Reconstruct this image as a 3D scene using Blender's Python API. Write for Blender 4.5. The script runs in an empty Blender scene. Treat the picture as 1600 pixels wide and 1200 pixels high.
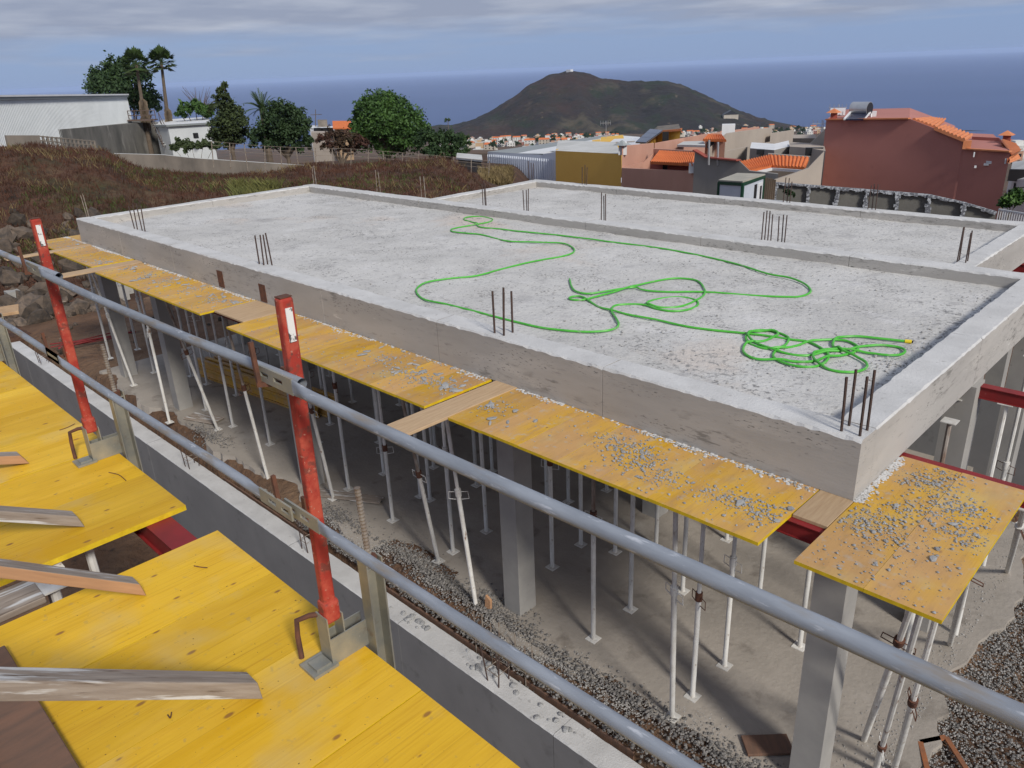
import bpy, math, random
import numpy as np
from mathutils import Vector, Matrix
random.seed(7); RNG = np.random.default_rng(11)
sc = bpy.context.scene
COL = sc.collection

# ------------------------------------------------------------------ camera
F = 1205.0
R = np.array([[0.71475996, 0.23843519, -0.65747004],
              [0.69829185, -0.29548281, 0.65198036],
              [-0.03881603, -0.92511543, -0.37769664]])
CAM = np.array([0.0, 0.0, 1.945])
cd = bpy.data.cameras.new('camera'); cam = bpy.data.objects.new('camera', cd); COL.objects.link(cam)
m = Matrix.Identity(4)
for i in range(3):
    m[i][0] = R[i, 0]; m[i][1] = -R[i, 1]; m[i][2] = -R[i, 2]; m[i][3] = CAM[i]
cam.matrix_world = m
cd.sensor_fit = 'HORIZONTAL'; cd.sensor_width = 36; cd.lens = F / 1600 * 36
cd.clip_start = 0.05; cd.clip_end = 300000
sc.camera = cam

# ------------------------------------------------------------------ world, sun, exposure
SUN_EL = math.radians(36); SUN_AZ = math.atan2(-0.30, 0.954)      # direction towards the sun in XY
w = bpy.data.worlds.new('World'); sc.world = w; w.use_nodes = True
nt = w.node_tree; nt.nodes.clear()
def N(t, kind, **kw):
    n = t.nodes.new(kind)
    for k, v in kw.items(): setattr(n, k, v)
    return n
def mixc(t, fac, a, b, mode='MIX'):
    n = N(t, 'ShaderNodeMix', data_type='RGBA', blend_type=mode)
    for s, v in ((0, fac), (6, a), (7, b)):
        if hasattr(v, 'is_linked') or hasattr(v, 'links'): t.links.new(v, n.inputs[s])
        else: n.inputs[s].default_value = v if s == 0 else (*v[:3], 1)
    return n.outputs[2]
def math_n(t, op, a, b=None, clamp=False):
    n = N(t, 'ShaderNodeMath', operation=op); n.use_clamp = clamp
    for s, v in ((0, a), (1, b)):
        if v is None: continue
        if hasattr(v, 'links'): t.links.new(v, n.inputs[s])
        else: n.inputs[s].default_value = v
    return n.outputs[0]
def ramp(t, v, lo, hi):
    n = N(t, 'ShaderNodeMapRange'); n.clamp = True
    t.links.new(v, n.inputs[0]); n.inputs[1].default_value = lo; n.inputs[2].default_value = hi
    return n.outputs[0]
sky = N(nt, 'ShaderNodeTexSky', sky_type='NISHITA'); sky.sun_disc = False
sky.sun_elevation = SUN_EL; sky.sun_rotation = math.pi / 2 - SUN_AZ
sky.altitude = 200; sky.air_density = 1.0; sky.dust_density = 0.6; sky.ozone_density = 2.5
tc = N(nt, 'ShaderNodeTexCoord'); sep = N(nt, 'ShaderNodeSeparateXYZ'); nt.links.new(tc.outputs['Generated'], sep.inputs[0])
zc = math_n(nt, 'ADD', math_n(nt, 'MAXIMUM', sep.outputs[2], 0.0), 0.06)
cx = math_n(nt, 'DIVIDE', sep.outputs[0], zc); cy = math_n(nt, 'DIVIDE', sep.outputs[1], zc)
cmb = N(nt, 'ShaderNodeCombineXYZ'); nt.links.new(cx, cmb.inputs[0]); nt.links.new(cy, cmb.inputs[1])
cn = N(nt, 'ShaderNodeTexNoise'); cn.inputs['Scale'].default_value = 0.42; cn.inputs['Detail'].default_value = 6; cn.inputs['Roughness'].default_value = .52
nt.links.new(cmb.outputs[0], cn.inputs['Vector'])
cn2 = N(nt, 'ShaderNodeTexNoise'); cn2.inputs['Scale'].default_value = 1.1; cn2.inputs['Detail'].default_value = 5
nt.links.new(cmb.outputs[0], cn2.inputs['Vector'])
elev = ramp(nt, sep.outputs[2], 0.012, 0.075)          # cloud deck fills the sky above the clear strip over the sea
cov = math_n(nt, 'ADD', math_n(nt, 'MULTIPLY', elev, 0.62), math_n(nt, 'SUBTRACT', cn.outputs[0], 0.5))
cov = ramp(nt, cov, 0.12, 0.50)
ccol = mixc(nt, ramp(nt, cn2.outputs[0], .42, .80), (2.35, 2.65, 3.45), (3.7, 3.95, 4.6))
clear = mixc(nt, .93, sky.outputs[0], (1.75, 2.5, 4.2))
skyc = mixc(nt, math_n(nt, 'MULTIPLY', cov, .9), clear, ccol)
bg = N(nt, 'ShaderNodeBackground'); bg.inputs[1].default_value = 0.10
out = N(nt, 'ShaderNodeOutputWorld'); nt.links.new(skyc, bg.inputs[0]); nt.links.new(bg.outputs[0], out.inputs[0])

sd = bpy.data.lights.new('sun', 'SUN'); sd.energy = 2.45; sd.angle = math.radians(10); sd.color = (1, .95, .87)
sun = bpy.data.objects.new('sun', sd); COL.objects.link(sun)
sv = Vector((math.cos(SUN_EL) * math.cos(SUN_AZ), math.cos(SUN_EL) * math.sin(SUN_AZ), math.sin(SUN_EL)))
sun.rotation_euler = sv.to_track_quat('Z', 'Y').to_euler(); sun.location = sv * 60
vs = sc.view_settings; vs.view_transform = 'Standard'; vs.look = 'None'; vs.gamma = 1; vs.exposure = 0.42; vs.use_curve_mapping = False
sc.render.engine = 'CYCLES'; sc.cycles.volume_bounces = 1

# ------------------------------------------------------------------ geometry helpers
def ray(px, py): return R @ np.array([px - 800.0, py - 600.0, F])
def at(px, py, r):                                  # point r metres away (on plan) in the direction seen at px, py
    d = ray(px, py); return CAM + d * (r / math.hypot(d[0], d[1]))
def onz(px, py, z):
    d = ray(px, py); return CAM + d * ((z - CAM[2]) / d[2])
def U(a, b): return random.uniform(a, b)

class MB:
    def __init__(s): s.v = []; s.f = []; s.m = []
    def add(s, vs_, fs_, mi=0):
        o = len(s.v); s.v += [tuple(map(float, p)) for p in vs_]; s.f += [tuple(i + o for i in f) for f in fs_]; s.m += [mi] * len(fs_)
    def box(s, x0, x1, y0, y1, z0, z1, mi=0):
        s.add([(x0,y0,z0),(x1,y0,z0),(x1,y1,z0),(x0,y1,z0),(x0,y0,z1),(x1,y0,z1),(x1,y1,z1),(x0,y1,z1)],
              [(0,3,2,1),(4,5,6,7),(0,1,5,4),(1,2,6,5),(2,3,7,6),(3,0,4,7)], mi)
    def bar(s, a, b, wx, wz, up=(0,0,1), mi=0):     # rectangular bar from a to b
        a = Vector(a); b = Vector(b); d = (b - a).normalized(); up = Vector(up)
        if abs(d.dot(up)) > .98: up = Vector((0,1,0))
        x = d.cross(up).normalized(); y = x.cross(d).normalized()
        q = [(-1,-1),(1,-1),(1,1),(-1,1)]
        s.add([a + x*(i*wx/2) + y*(j*wz/2) for i,j in q] + [b + x*(i*wx/2) + y*(j*wz/2) for i,j in q],
              [(0,1,2,3),(7,6,5,4),(0,4,5,1),(1,5,6,2),(2,6,7,3),(3,7,4,0)], mi)
    def tube(s, pts, r, n=8, mi=0, cap=True):
        pts = [Vector(p) for p in pts]; k = len(pts); rr = r if isinstance(r, (list, tuple)) else [r]*k
        t0 = (pts[1]-pts[0]).normalized(); u = t0.orthogonal().normalized(); V = []
        for i, p in enumerate(pts):
            t = (pts[min(i+1,k-1)] - pts[max(i-1,0)]).normalized()
            u = (u - t*u.dot(t)).normalized(); v = t.cross(u)
            V += [p + (u*math.cos(2*math.pi*j/n) + v*math.sin(2*math.pi*j/n))*rr[i] for j in range(n)]
        Fc = [(i*n+j, i*n+(j+1)%n, (i+1)*n+(j+1)%n, (i+1)*n+j) for i in range(k-1) for j in range(n)]
        if cap: Fc += [tuple(range(n-1,-1,-1)), tuple((k-1)*n+j for j in range(n))]
        s.add(V, Fc, mi)
    def prism(s, pts, z0, mi=0, topmi=None):        # pts: (x,y,ztop) footprint, any order; base at z0
        n = len(pts); ar = sum(pts[i][0]*pts[(i+1)%n][1]-pts[(i+1)%n][0]*pts[i][1] for i in range(n))
        if ar < 0: pts = pts[::-1]
        s.add([(p[0],p[1],z0) for p in pts] + [tuple(p[:3]) for p in pts],
              [tuple(range(n-1,-1,-1))] + [(i,(i+1)%n,n+(i+1)%n,n+i) for i in range(n)], mi)
        o = len(s.v) - n; s.f.append(tuple(o+i for i in range(n))); s.m.append(mi if topmi is None else topmi)
    def blob(s, c, r, seed=0, flat=1.0, mi=0):      # angular chunk, 20 faces
        rg = random.Random(seed); V = []
        ph = (1+5**.5)/2
        for p in [(-1,ph,0),(1,ph,0),(-1,-ph,0),(1,-ph,0),(0,-1,ph),(0,1,ph),(0,-1,-ph),(0,1,-ph),(ph,0,-1),(ph,0,1),(-ph,0,-1),(-ph,0,1)]:
            k = r*rg.uniform(.62,1.1)/1.9; V.append((c[0]+p[0]*k, c[1]+p[1]*k, c[2]+p[2]*k*flat))
        s.add(V, [(0,11,5),(0,5,1),(0,1,7),(0,7,10),(0,10,11),(1,5,9),(5,11,4),(11,10,2),(10,7,6),(7,1,8),
                  (3,9,4),(3,4,2),(3,2,6),(3,6,8),(3,8,9),(4,9,5),(2,4,11),(6,2,10),(8,6,7),(9,8,1)], mi)
    def build(s, name, mats, parent=None, origin=None, smooth=False):
        me = bpy.data.meshes.new(name)
        o3 = (0,0,0) if origin is None else origin
        if parent is not None and origin is None and parent.get('_w'): o3 = parent.location
        vv = np.array(s.v, dtype=np.float64) - np.array(tuple(o3))
        me.from_pydata(vv.tolist(), [], s.f)
        for mm in (mats if isinstance(mats, (list, tuple)) else [mats]): me.materials.append(mm)
        if isinstance(mats, (list, tuple)): me.polygons.foreach_set('material_index', s.m)
        if smooth:
            me.polygons.foreach_set('use_smooth', [True]*len(s.f))
            me.set_sharp_from_angle(angle=math.radians(40))
        me.update()
        o = bpy.data.objects.new(name, me); COL.objects.link(o)
        if parent is not None: o.parent = parent
        elif origin is not None: o.location = origin
        return o
def tag(o, label, cat, group=None):
    o['label'] = label; o['category'] = cat
    if group: o['group'] = group
    return o
def struct(o, label=None):
    o['kind'] = 'structure'
    if label: o['label'] = label
    return o
def stuff(o, label, cat=None):
    o['kind'] = 'stuff'; o['label'] = label
    if cat: o['category'] = cat
    return o
ROOTS = []
def thing(name, label, cat, loc=(0,0,0), group=None, world=True):
    o = bpy.data.objects.new(name, None); COL.objects.link(o); o.empty_display_size = .1
    o.location = tuple(map(float, loc)); o['_w'] = 1 if world else 0
    ROOTS.append(o)
    return tag(o, label, cat, group)
def copy_tree(root, loc, rot=None, label=None):
    r = root.copy(); COL.objects.link(r); r.location = tuple(map(float, loc))
    if rot is not None: r.rotation_euler = rot
    if label: r['label'] = label
    for ch in list(root.children):
        c = ch.copy(); COL.objects.link(c); c.parent = r
        for g in list(ch.children):
            d = g.copy(); COL.objects.link(d); d.parent = c
    ROOTS.append(r)
    return r
def cat_rom(P, per=8):                               # smooth curve through points
    P = [np.array(p, float) for p in P]; P = [P[0]] + P + [P[-1]]; o = []
    for i in range(1, len(P)-2):
        a,b,c,d = P[i-1:i+3]
        for k in range(per):
            t = k/per; o.append(.5*((2*b)+(-a+c)*t+(2*a-5*b+4*c-d)*t*t+(-a+3*b-3*c+d)*t**3))
    o.append(P[-2]); return o

# ------------------------------------------------------------------ materials
def mat(name, c, c2=None, sc_=3, st=(1,1,1), rough=.85, bump=0, bsc=40, spots=(), metal=0, rnd=0, lohi=(.35,.65), spec=.35, detail=6, dist=.02, clus=()):
    M = bpy.data.materials.new(name); M.use_nodes = True; t = M.node_tree
    b = t.nodes['Principled BSDF']; b.inputs['Roughness'].default_value = rough; b.inputs['Metallic'].default_value = metal
    b.inputs['Specular IOR Level'].default_value = spec
    tcn = N(t, 'ShaderNodeTexCoord'); mp = N(t, 'ShaderNodeMapping'); mp.inputs['Scale'].default_value = st
    t.links.new(tcn.outputs['Object'], mp.inputs[0])
    def noise(s, d=detail, src=mp.outputs[0]):
        n = N(t, 'ShaderNodeTexNoise'); n.inputs['Scale'].default_value = s; n.inputs['Detail'].default_value = d
        n.inputs['Roughness'].default_value = .6; t.links.new(src, n.inputs['Vector']); return n.outputs[0]
    col = None
    if c2 is not None: col = mixc(t, ramp(t, noise(sc_), *lohi), c, c2)
    for (sc3, s, lo, hi) in spots:
        col = mixc(t, ramp(t, noise(s), lo, hi), col if col is not None else c, sc3)
    for (cc, s1, lo1, hi1, s2, lo2, hi2) in clus:          # fine marks that gather in patches
        f = math_n(t, 'MULTIPLY', ramp(t, noise(s1, 4), lo1, hi1), ramp(t, noise(s2, 3), lo2, hi2))
        col = mixc(t, f, col if col is not None else c, cc)
    if rnd:
        oi = N(t, 'ShaderNodeObjectInfo'); k = N(t, 'ShaderNodeMapRange'); t.links.new(oi.outputs['Random'], k.inputs[0])
        k.inputs[3].default_value = 1-rnd; k.inputs[4].default_value = 1+rnd
        h = N(t, 'ShaderNodeHueSaturation'); t.links.new(k.outputs[0], h.inputs['Value'])
        if col is None: h.inputs['Color'].default_value = (*c, 1)
        else: t.links.new(col, h.inputs['Color'])
        col = h.outputs[0]
    if col is None: b.inputs['Base Color'].default_value = (*c, 1)
    else: t.links.new(col, b.inputs['Base Color'])
    if bump:
        bn = N(t, 'ShaderNodeBump'); bn.inputs['Strength'].default_value = bump; bn.inputs['Distance'].default_value = dist
        t.links.new(noise(bsc, 8), bn.inputs['Height']); t.links.new(bn.outputs[0], b.inputs['Normal'])
    return M
def yellow(name, ca, cb, wear, wearcol, fleck):
    M = bpy.data.materials.new(name); M.use_nodes = True; t = M.node_tree; b = t.nodes['Principled BSDF']
    b.inputs['Roughness'].default_value = .55; b.inputs['Specular IOR Level'].default_value = .3
    tcn = N(t, 'ShaderNodeTexCoord'); oi = N(t, 'ShaderNodeObjectInfo')
    off = N(t, 'ShaderNodeVectorMath', operation='ADD'); t.links.new(tcn.outputs['Object'], off.inputs[0])
    sh = N(t, 'ShaderNodeCombineXYZ'); t.links.new(math_n(t, 'MULTIPLY', oi.outputs['Random'], 37.0), sh.inputs[1]); t.links.new(math_n(t, 'MULTIPLY', oi.outputs['Random'], 13.0), sh.inputs[2])
    t.links.new(sh.outputs[0], off.inputs[1])
    def noise(scale, st, d=5, dist=0):
        mp = N(t, 'ShaderNodeMapping'); mp.inputs['Scale'].default_value = st; t.links.new(off.outputs[0], mp.inputs[0])
        n = N(t, 'ShaderNodeTexNoise'); n.inputs['Scale'].default_value = scale; n.inputs['Detail'].default_value = d; n.inputs['Distortion'].default_value = dist
        t.links.new(mp.outputs[0], n.inputs['Vector']); return n.outputs[0]
    s = N(t, 'ShaderNodeSeparateXYZ'); t.links.new(off.outputs[0], s.inputs[0])
    # glued boards of about 12 cm, each with its own tone
    bd = math_n(t, 'FLOOR', math_n(t, 'MULTIPLY', math_n(t, 'ADD', s.outputs[0], .25), 8.0))
    wn = N(t, 'ShaderNodeTexWhiteNoise', noise_dimensions='2D'); cv = N(t, 'ShaderNodeCombineXYZ')
    t.links.new(bd, cv.inputs[0]); t.links.new(math_n(t, 'MULTIPLY', oi.outputs['Random'], 91.0), cv.inputs[1]); t.links.new(cv.outputs[0], wn.inputs['Vector'])
    col = mixc(t, wn.outputs['Value'], ca, cb)
    grain = noise(13, (9, .22, 1), 5, .3)
    col = mixc(t, math_n(t, 'MULTIPLY', ramp(t, grain, .50, .74), .55), col, tuple(x*y for x, y in zip(ca, (.72,.60,.6))))
    col = mixc(t, math_n(t, 'MULTIPLY', ramp(t, noise(2.2, (3, .6, 1), 4, .6), .5, .75), .8), col, tuple(min(1, x*1.10+.02) for x in cb))
    col = mixc(t, math_n(t, 'MULTIPLY', ramp(t, noise(1.3, (2, .8, 1), 4, .5), .52, .7), .5), col, tuple(x*y for x, y in zip(ca, (.90,.80,.9))))
    seam = math_n(t, 'ABSOLUTE', math_n(t, 'SUBTRACT', math_n(t, 'FRACT', math_n(t, 'MULTIPLY', math_n(t, 'ADD', s.outputs[0], .25), 8.0)), .5))
    col = mixc(t, math_n(t, 'MULTIPLY', ramp(t, seam, .485, .498), .35), col, (.28, .15, .02))
    # knots
    mp = N(t, 'ShaderNodeMapping'); mp.inputs['Scale'].default_value = (9, 4.5, 1); t.links.new(off.outputs[0], mp.inputs[0])
    vo = N(t, 'ShaderNodeTexVoronoi', voronoi_dimensions='2D'); vo.inputs['Scale'].default_value = 1; t.links.new(mp.outputs[0], vo.inputs['Vector'])
    sel = N(t, 'ShaderNodeSeparateColor'); t.links.new(vo.outputs['Color'], sel.inputs[0])
    gate = math_n(t, 'GREATER_THAN', sel.outputs[0], .52)
    rad = math_n(t, 'MULTIPLY', sel.outputs[1], .085)
    kd = math_n(t, 'SUBTRACT', rad, vo.outputs['Distance'])
    col = mixc(t, math_n(t, 'MULTIPLY', ramp(t, kd, -.02, .02), math_n(t, 'MULTIPLY', gate, .75)), col, (.25, .12, .03))
    col = mixc(t, math_n(t, 'MULTIPLY', ramp(t, kd, .012, .03), gate), col, (.24, .115, .035))
    if wear:
        col = mixc(t, math_n(t, 'MULTIPLY', ramp(t, noise(1.6, (1.4, .8, 1), 6), .36, .60), wear), col, wearcol)
        col = mixc(t, math_n(t, 'MULTIPLY', ramp(t, noise(5, (3, .7, 1), 6), .5, .7), wear*.7), col, tuple(x*.8 for x in wearcol))
    if fleck: col = mixc(t, math_n(t, 'MULTIPLY', ramp(t, noise(14, (1,1,1), 8), .58, .7), fleck), col, (.42, .40, .36))
    col = mixc(t, math_n(t, 'MULTIPLY', ramp(t, noise(2.6, (1,1,1), 8), .54, .70), .45), col, (.56,.43,.19))
    col = mixc(t, ramp(t, noise(75, (1,1,1), 2), .735, .76), col, (.10,.06,.02))
    col = mixc(t, math_n(t, 'MULTIPLY', ramp(t, noise(30, (1,1,1), 6), .64, .72), .4), col, (.36,.26,.10))
    hs = N(t, 'ShaderNodeHueSaturation'); t.links.new(col, hs.inputs['Color'])
    k = N(t, 'ShaderNodeMapRange'); t.links.new(oi.outputs['Random'], k.inputs[0]); k.inputs[3].default_value = .86; k.inputs[4].default_value = 1.08
    t.links.new(k.outputs[0], hs.inputs['Value']); t.links.new(hs.outputs[0], b.inputs['Base Color'])
    bn = N(t, 'ShaderNodeBump'); bn.inputs['Strength'].default_value = .25; bn.inputs['Distance'].default_value = .004
    t.links.new(grain, bn.inputs['Height']); t.links.new(bn.outputs[0], b.inputs['Normal'])
    return M
M = {}
M['slabtop'] = mat('slab_top', (.57,.56,.54), (.48,.47,.45), .8, rough=.95, bump=.55, bsc=16, dist=.03,
                   spots=(((.61,.60,.59), 2.2, .55, .75), ((.42,.41,.40), 4, .56, .70), ((.27,.26,.25), 24, .60, .66), ((.33,.32,.31), 9, .63, .70), ((.55,.48,.42), .35, .58, .70), ((.38,.37,.36), 1.1, .62, .74)),
                   clus=(((.24,.235,.23), 15, .56, .62, .7, .54, .66), ((.22,.215,.21), 28, .55, .61, 1.6, .53, .64)))  # dark specks paint in pits and the small shadows of rough ridges
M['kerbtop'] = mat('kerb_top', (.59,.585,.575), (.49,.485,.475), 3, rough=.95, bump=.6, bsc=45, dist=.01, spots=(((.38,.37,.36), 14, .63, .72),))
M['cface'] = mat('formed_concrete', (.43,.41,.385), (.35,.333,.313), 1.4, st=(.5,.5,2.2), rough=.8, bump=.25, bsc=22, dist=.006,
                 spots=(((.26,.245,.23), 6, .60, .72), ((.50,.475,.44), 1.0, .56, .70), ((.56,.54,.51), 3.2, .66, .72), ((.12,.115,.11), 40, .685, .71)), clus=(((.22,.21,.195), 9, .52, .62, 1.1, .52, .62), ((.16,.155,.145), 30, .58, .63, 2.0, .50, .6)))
M['column'] = mat('column_concrete', (.36,.345,.32), (.29,.28,.265), 2, rough=.8, bump=.15, bsc=25, dist=.005, spots=(((.20,.19,.18), 12, .68, .75),))
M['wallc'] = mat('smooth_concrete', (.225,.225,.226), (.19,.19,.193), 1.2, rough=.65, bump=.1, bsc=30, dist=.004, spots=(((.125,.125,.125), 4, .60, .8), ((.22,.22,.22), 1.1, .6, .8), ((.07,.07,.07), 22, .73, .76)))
M['floor'] = mat('floor_concrete', (.38,.34,.295), (.29,.26,.225), .9, rough=.92, bump=.5, bsc=14, dist=.02,
                 spots=(((.19,.165,.14), 2.3, .58, .72), ((.40,.37,.33), 1.1, .60, .76), ((.15,.13,.12), 30, .70, .76)))
M['soil'] = mat('soil', (.17,.095,.055), (.10,.058,.036), .7, rough=1, bump=1, bsc=5, dist=.12,
                spots=(((.24,.155,.095), .25, .50, .66), ((.075,.05,.036), 3.5, .58, .72), ((.22,.19,.16), 18, .68, .75)))
M['hill'] = mat('hillside', (.115,.058,.037), (.065,.036,.024), .5, rough=1, bump=1, bsc=1.6, dist=.5,
                spots=(((.060,.060,.026), .16, .54, .66), ((.14,.095,.055), .33, .56, .7), ((.03,.022,.016), 1.3, .56, .72)))
M['volcano'] = mat('volcano', (.030,.024,.020), (.014,.0125,.012), .010, rough=1, bump=1, bsc=.03, dist=14,
                   spots=(((.075,.062,.040), .009, .54, .66), ((.018,.026,.012), .014, .50, .62), ((.040,.022,.016), .004, .5, .62), ((.10,.08,.055), .05, .64, .72), ((.012,.012,.010), .03, .60, .7)))
M['land'] = M['hill']
M['gravel'] = mat('gravel', (.26,.245,.23), (.095,.09,.085), 30, rough=.95, lohi=(.38,.6))
M['gravel_light'] = mat('crushed_concrete', (.40,.385,.365), (.24,.23,.215), 30, rough=.95, lohi=(.38,.6))
M['rubble'] = mat('mortar_rubble', (.42,.42,.415), (.27,.27,.27), 30, rough=.95, rnd=.15, bump=.6, bsc=25, dist=.01)
M['rock'] = mat('volcanic_rock', (.13,.098,.074), (.06,.05,.043), 2.2, rough=.95, bump=.6, bsc=7, dist=.05, rnd=.45)
M['yellow'] = yellow('yellow_panel', (.66,.385,.008), (.74,.46,.03), .22, (.60,.31,.02), 0)
M['yellow_worn'] = yellow('worn_yellow_panel', (.62,.35,.014), (.66,.39,.05), .95, (.54,.315,.13), .45)
M['edge'] = mat('panel_edge', (.72,.50,.02), (.58,.38,.015), 20, rough=.5)
M['galv'] = mat('galvanised_tube', (.30,.325,.365), (.22,.24,.275), 5, st=(1.2,6,6), rough=.72, metal=.1, bump=.25, bsc=30, dist=.002, spots=(((.24,.215,.19), 4, .56, .70), ((.46,.48,.52), 13, .60, .70)), rnd=.06)
M['galv2'] = mat('galvanised_bracket', (.40,.375,.30), (.27,.275,.25), 9, rough=.5, metal=.45, spots=(((.20,.13,.08), 7, .64, .76), ((.5,.5,.47), 18, .66, .74)))
M['rust'] = mat('rusty_steel', (.15,.062,.036), (.085,.042,.03), 22, rough=.85, bump=.3, bsc=60, dist=.002)
M['rebar'] = mat('rebar', (.085,.052,.042), (.055,.038,.034), 30, rough=.8)
M['rebar_grey'] = mat('cement_splashed_rebar', (.30,.27,.23), (.16,.11,.08), 14, rough=.85)
M['red'] = mat('red_paint', (.38,.040,.025), (.30,.032,.022), 5, rough=.72, spots=(((.43,.075,.045), 14, .46, .58), ((.20,.05,.036), 22, .54, .62), ((.44,.20,.14), 60, .62, .68), ((.10,.05,.04), 40, .62, .68)), bump=.15, bsc=40, dist=.002)
M['redbeam'] = mat('red_beam', (.26,.020,.022), (.17,.018,.018), 4, rough=.55, spots=(((.40,.20,.18), 20, .66, .72),))
M['prop'] = mat('prop_paint', (.72,.71,.68), (.58,.56,.52), 4, st=(4,4,1.5), rough=.6, spots=(((.22,.13,.085), 3.2, .63, .70), ((.36,.30,.25), 9, .60, .72)), rnd=.14)
M['propin'] = mat('prop_inner', (.33,.30,.27), (.17,.11,.08), 5, st=(3,3,1), rough=.65, rnd=.2)
M['sticker'] = mat('sticker', (.74,.73,.70), (.10,.09,.09), 38, rough=.6, lohi=(.56,.62))
M['wood'] = mat('pale_timber', (.55,.37,.21), (.45,.28,.15), 4, st=(6,6,.8), rough=.8, bump=.2, bsc=12, dist=.004)
M['plank'] = mat('plank', (.50,.36,.22), (.40,.27,.16), 5, st=(8,.7,1), rough=.85, spots=(((.30,.20,.12), 3, .62, .75),), rnd=.1)
M['oldwood'] = mat('weathered_timber', (.33,.28,.235), (.22,.175,.14), 4, st=(9,.8,9), rough=.9, bump=.35, bsc=12, dist=.006,
                   spots=(((.56,.55,.53), 2.2, .53, .60), ((.12,.085,.06), 5, .58, .68), ((.28,.17,.10), 1.6, .60, .68)))
M['orangewood'] = mat('fresh_cut_timber', (.46,.26,.14), (.36,.20,.11), 4, st=(9,.8,9), rough=.85, spots=(((.30,.19,.12), 4, .6, .72),))
M['brownboard'] = mat('brown_board', (.19,.105,.07), (.13,.082,.06), 4, st=(1,5,1), rough=.85, bump=.3, bsc=20, dist=.004)
M['hose'] = mat('hose', (.085,.46,.045), (.06,.38,.035), 8, spots=(((.22,.42,.17), 5, .58, .70),), rough=.45, spec=.5)
M['brass'] = mat('hose_coupling', (.72,.55,.03), rough=.5)
M['white'] = mat('white_paint', (.72,.73,.74), (.63,.64,.65), .8, rough=.7)
M['metalwall'] = mat('white_sheet', (.68,.71,.72), (.61,.64,.65), .5, rough=.6)
M['bluewall'] = mat('bluish_sheet', (.74,.79,.88), (.67,.72,.81), .6, rough=.6)
M['roofgrey'] = mat('grey_roof', (.30,.325,.33), (.25,.27,.275), .4, rough=.8)
M['roofpale'] = mat('pale_roof', (.60,.60,.58), (.46,.46,.44), .5, rough=.85)
M['basewall'] = mat('stained_concrete', (.20,.19,.17), (.10,.098,.09), .5, st=(1,1,.35), rough=.95, spots=(((.30,.285,.26), .7, .55, .7),))
M['tanwall'] = mat('tan_wall', (.22,.19,.16), (.13,.115,.10), .8, st=(1,1,.5), rough=.95)
M['ochre'] = mat('ochre_wall', (.76,.47,.115), (.70,.42,.10), .35, rough=.9)
M['ochre2'] = mat('yellow_wall', (.68,.43,.09), (.62,.38,.08), .4, rough=.9)
M['pink'] = mat('pink_wall', (.54,.31,.235), (.48,.265,.20), .5, st=(1,1,.4), rough=.9)
M['greyhouse'] = mat('grey_render', (.29,.275,.255), (.255,.24,.222), .5, rough=.9)
M['beige'] = mat('beige_render', (.42,.365,.31), (.37,.32,.275), .5, rough=.9)
M['redwall'] = mat('brick_red_render', (.45,.19,.158), (.40,.168,.14), .28, rough=.9, spots=(((.36,.15,.127), .9, .6, .75),))
M['redtrim'] = mat('red_coping', (.30,.075,.055), rough=.9)
M['tile'] = mat('clay_tile', (.66,.185,.055), (.56,.145,.045), 3, rough=.8)
M['tile2'] = mat('clay_tile_pale', (.62,.24,.11), (.55,.19,.08), 3, rough=.8)
M['dark'] = mat('dark_opening', (.02,.02,.022), rough=.4)
M['glass'] = mat('dark_glass', (.03,.035,.05), rough=.15, spec=.6)
M['solar'] = mat('solar_panel', (.018,.022,.05), rough=.18, spec=.6)
M['silver'] = mat('silver_tank', (.55,.56,.57), (.48,.49,.50), 3, rough=.35, metal=.7)
M['block'] = mat('block_wall', (.16,.155,.14), (.125,.12,.11), .9, rough=.95, bump=.4, bsc=6, dist=.03)
M['mortar'] = mat('mortar_smear', (.44,.46,.49), (.14,.145,.165), 9, rough=.95, lohi=(.44,.52))
M['leafdark'] = mat('dark_leaves', (.042,.078,.024), (.016,.036,.014), 1.1, rough=.7, rnd=.15)
M['leafmid'] = mat('green_leaves', (.065,.135,.026), (.022,.055,.014), .8, rough=.65, rnd=.1)
M['leafolive'] = mat('olive_leaves', (.058,.082,.026), (.03,.045,.018), .9, rough=.75)
M['leafred'] = mat('dusky_leaves', (.075,.032,.024), (.045,.036,.018), .9, rough=.8)
M['palmleaf'] = mat('palm_leaves', (.055,.095,.022), (.035,.06,.018), 1.2, rough=.65)
M['palmdead'] = mat('dead_fronds', (.20,.155,.11), (.14,.105,.075), 2, rough=.95)
M['trunk'] = mat('bark', (.15,.115,.085), (.095,.075,.058), 3, rough=.95)
M['twig'] = mat('twig', (.12,.085,.07), rough=.95)
M['drygrass'] = mat('dry_grass', (.24,.185,.085), (.14,.10,.05), .6, rough=.95)
M['tallgrass'] = mat('tall_grass', (.17,.16,.05), (.10,.11,.035), .6, rough=.95)
M['greengrass'] = mat('green_grass', (.095,.115,.028), (.055,.075,.02), .6, rough=.9)
M['brownweed'] = mat('brown_weeds', (.105,.045,.028), (.06,.03,.02), .6, rough=1)
M['hiviz'] = mat('hi_viz_vest', (.62,.72,.03), rough=.7)
M['greentrim'] = mat('green_trim', (.012,.055,.03), rough=.5)
M['cabin'] = mat('cabin_panel', (.56,.60,.66), (.50,.54,.60), 1.5, rough=.6)
M['cabinroof'] = mat('cabin_roof', (.44,.41,.34), (.34,.32,.27), 1.6, rough=.9)
M['timberfence'] = mat('fence_boards', (.17,.125,.09), (.11,.085,.065), 2, st=(1,1,.3), rough=.95)
M['skin'] = mat('skin', (.45,.27,.19), rough=.6)
M['field'] = mat('field', (.13,.082,.052), (.095,.062,.042), .02, rough=1, spots=(((.05,.05,.025), .03, .55, .68),))
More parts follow.
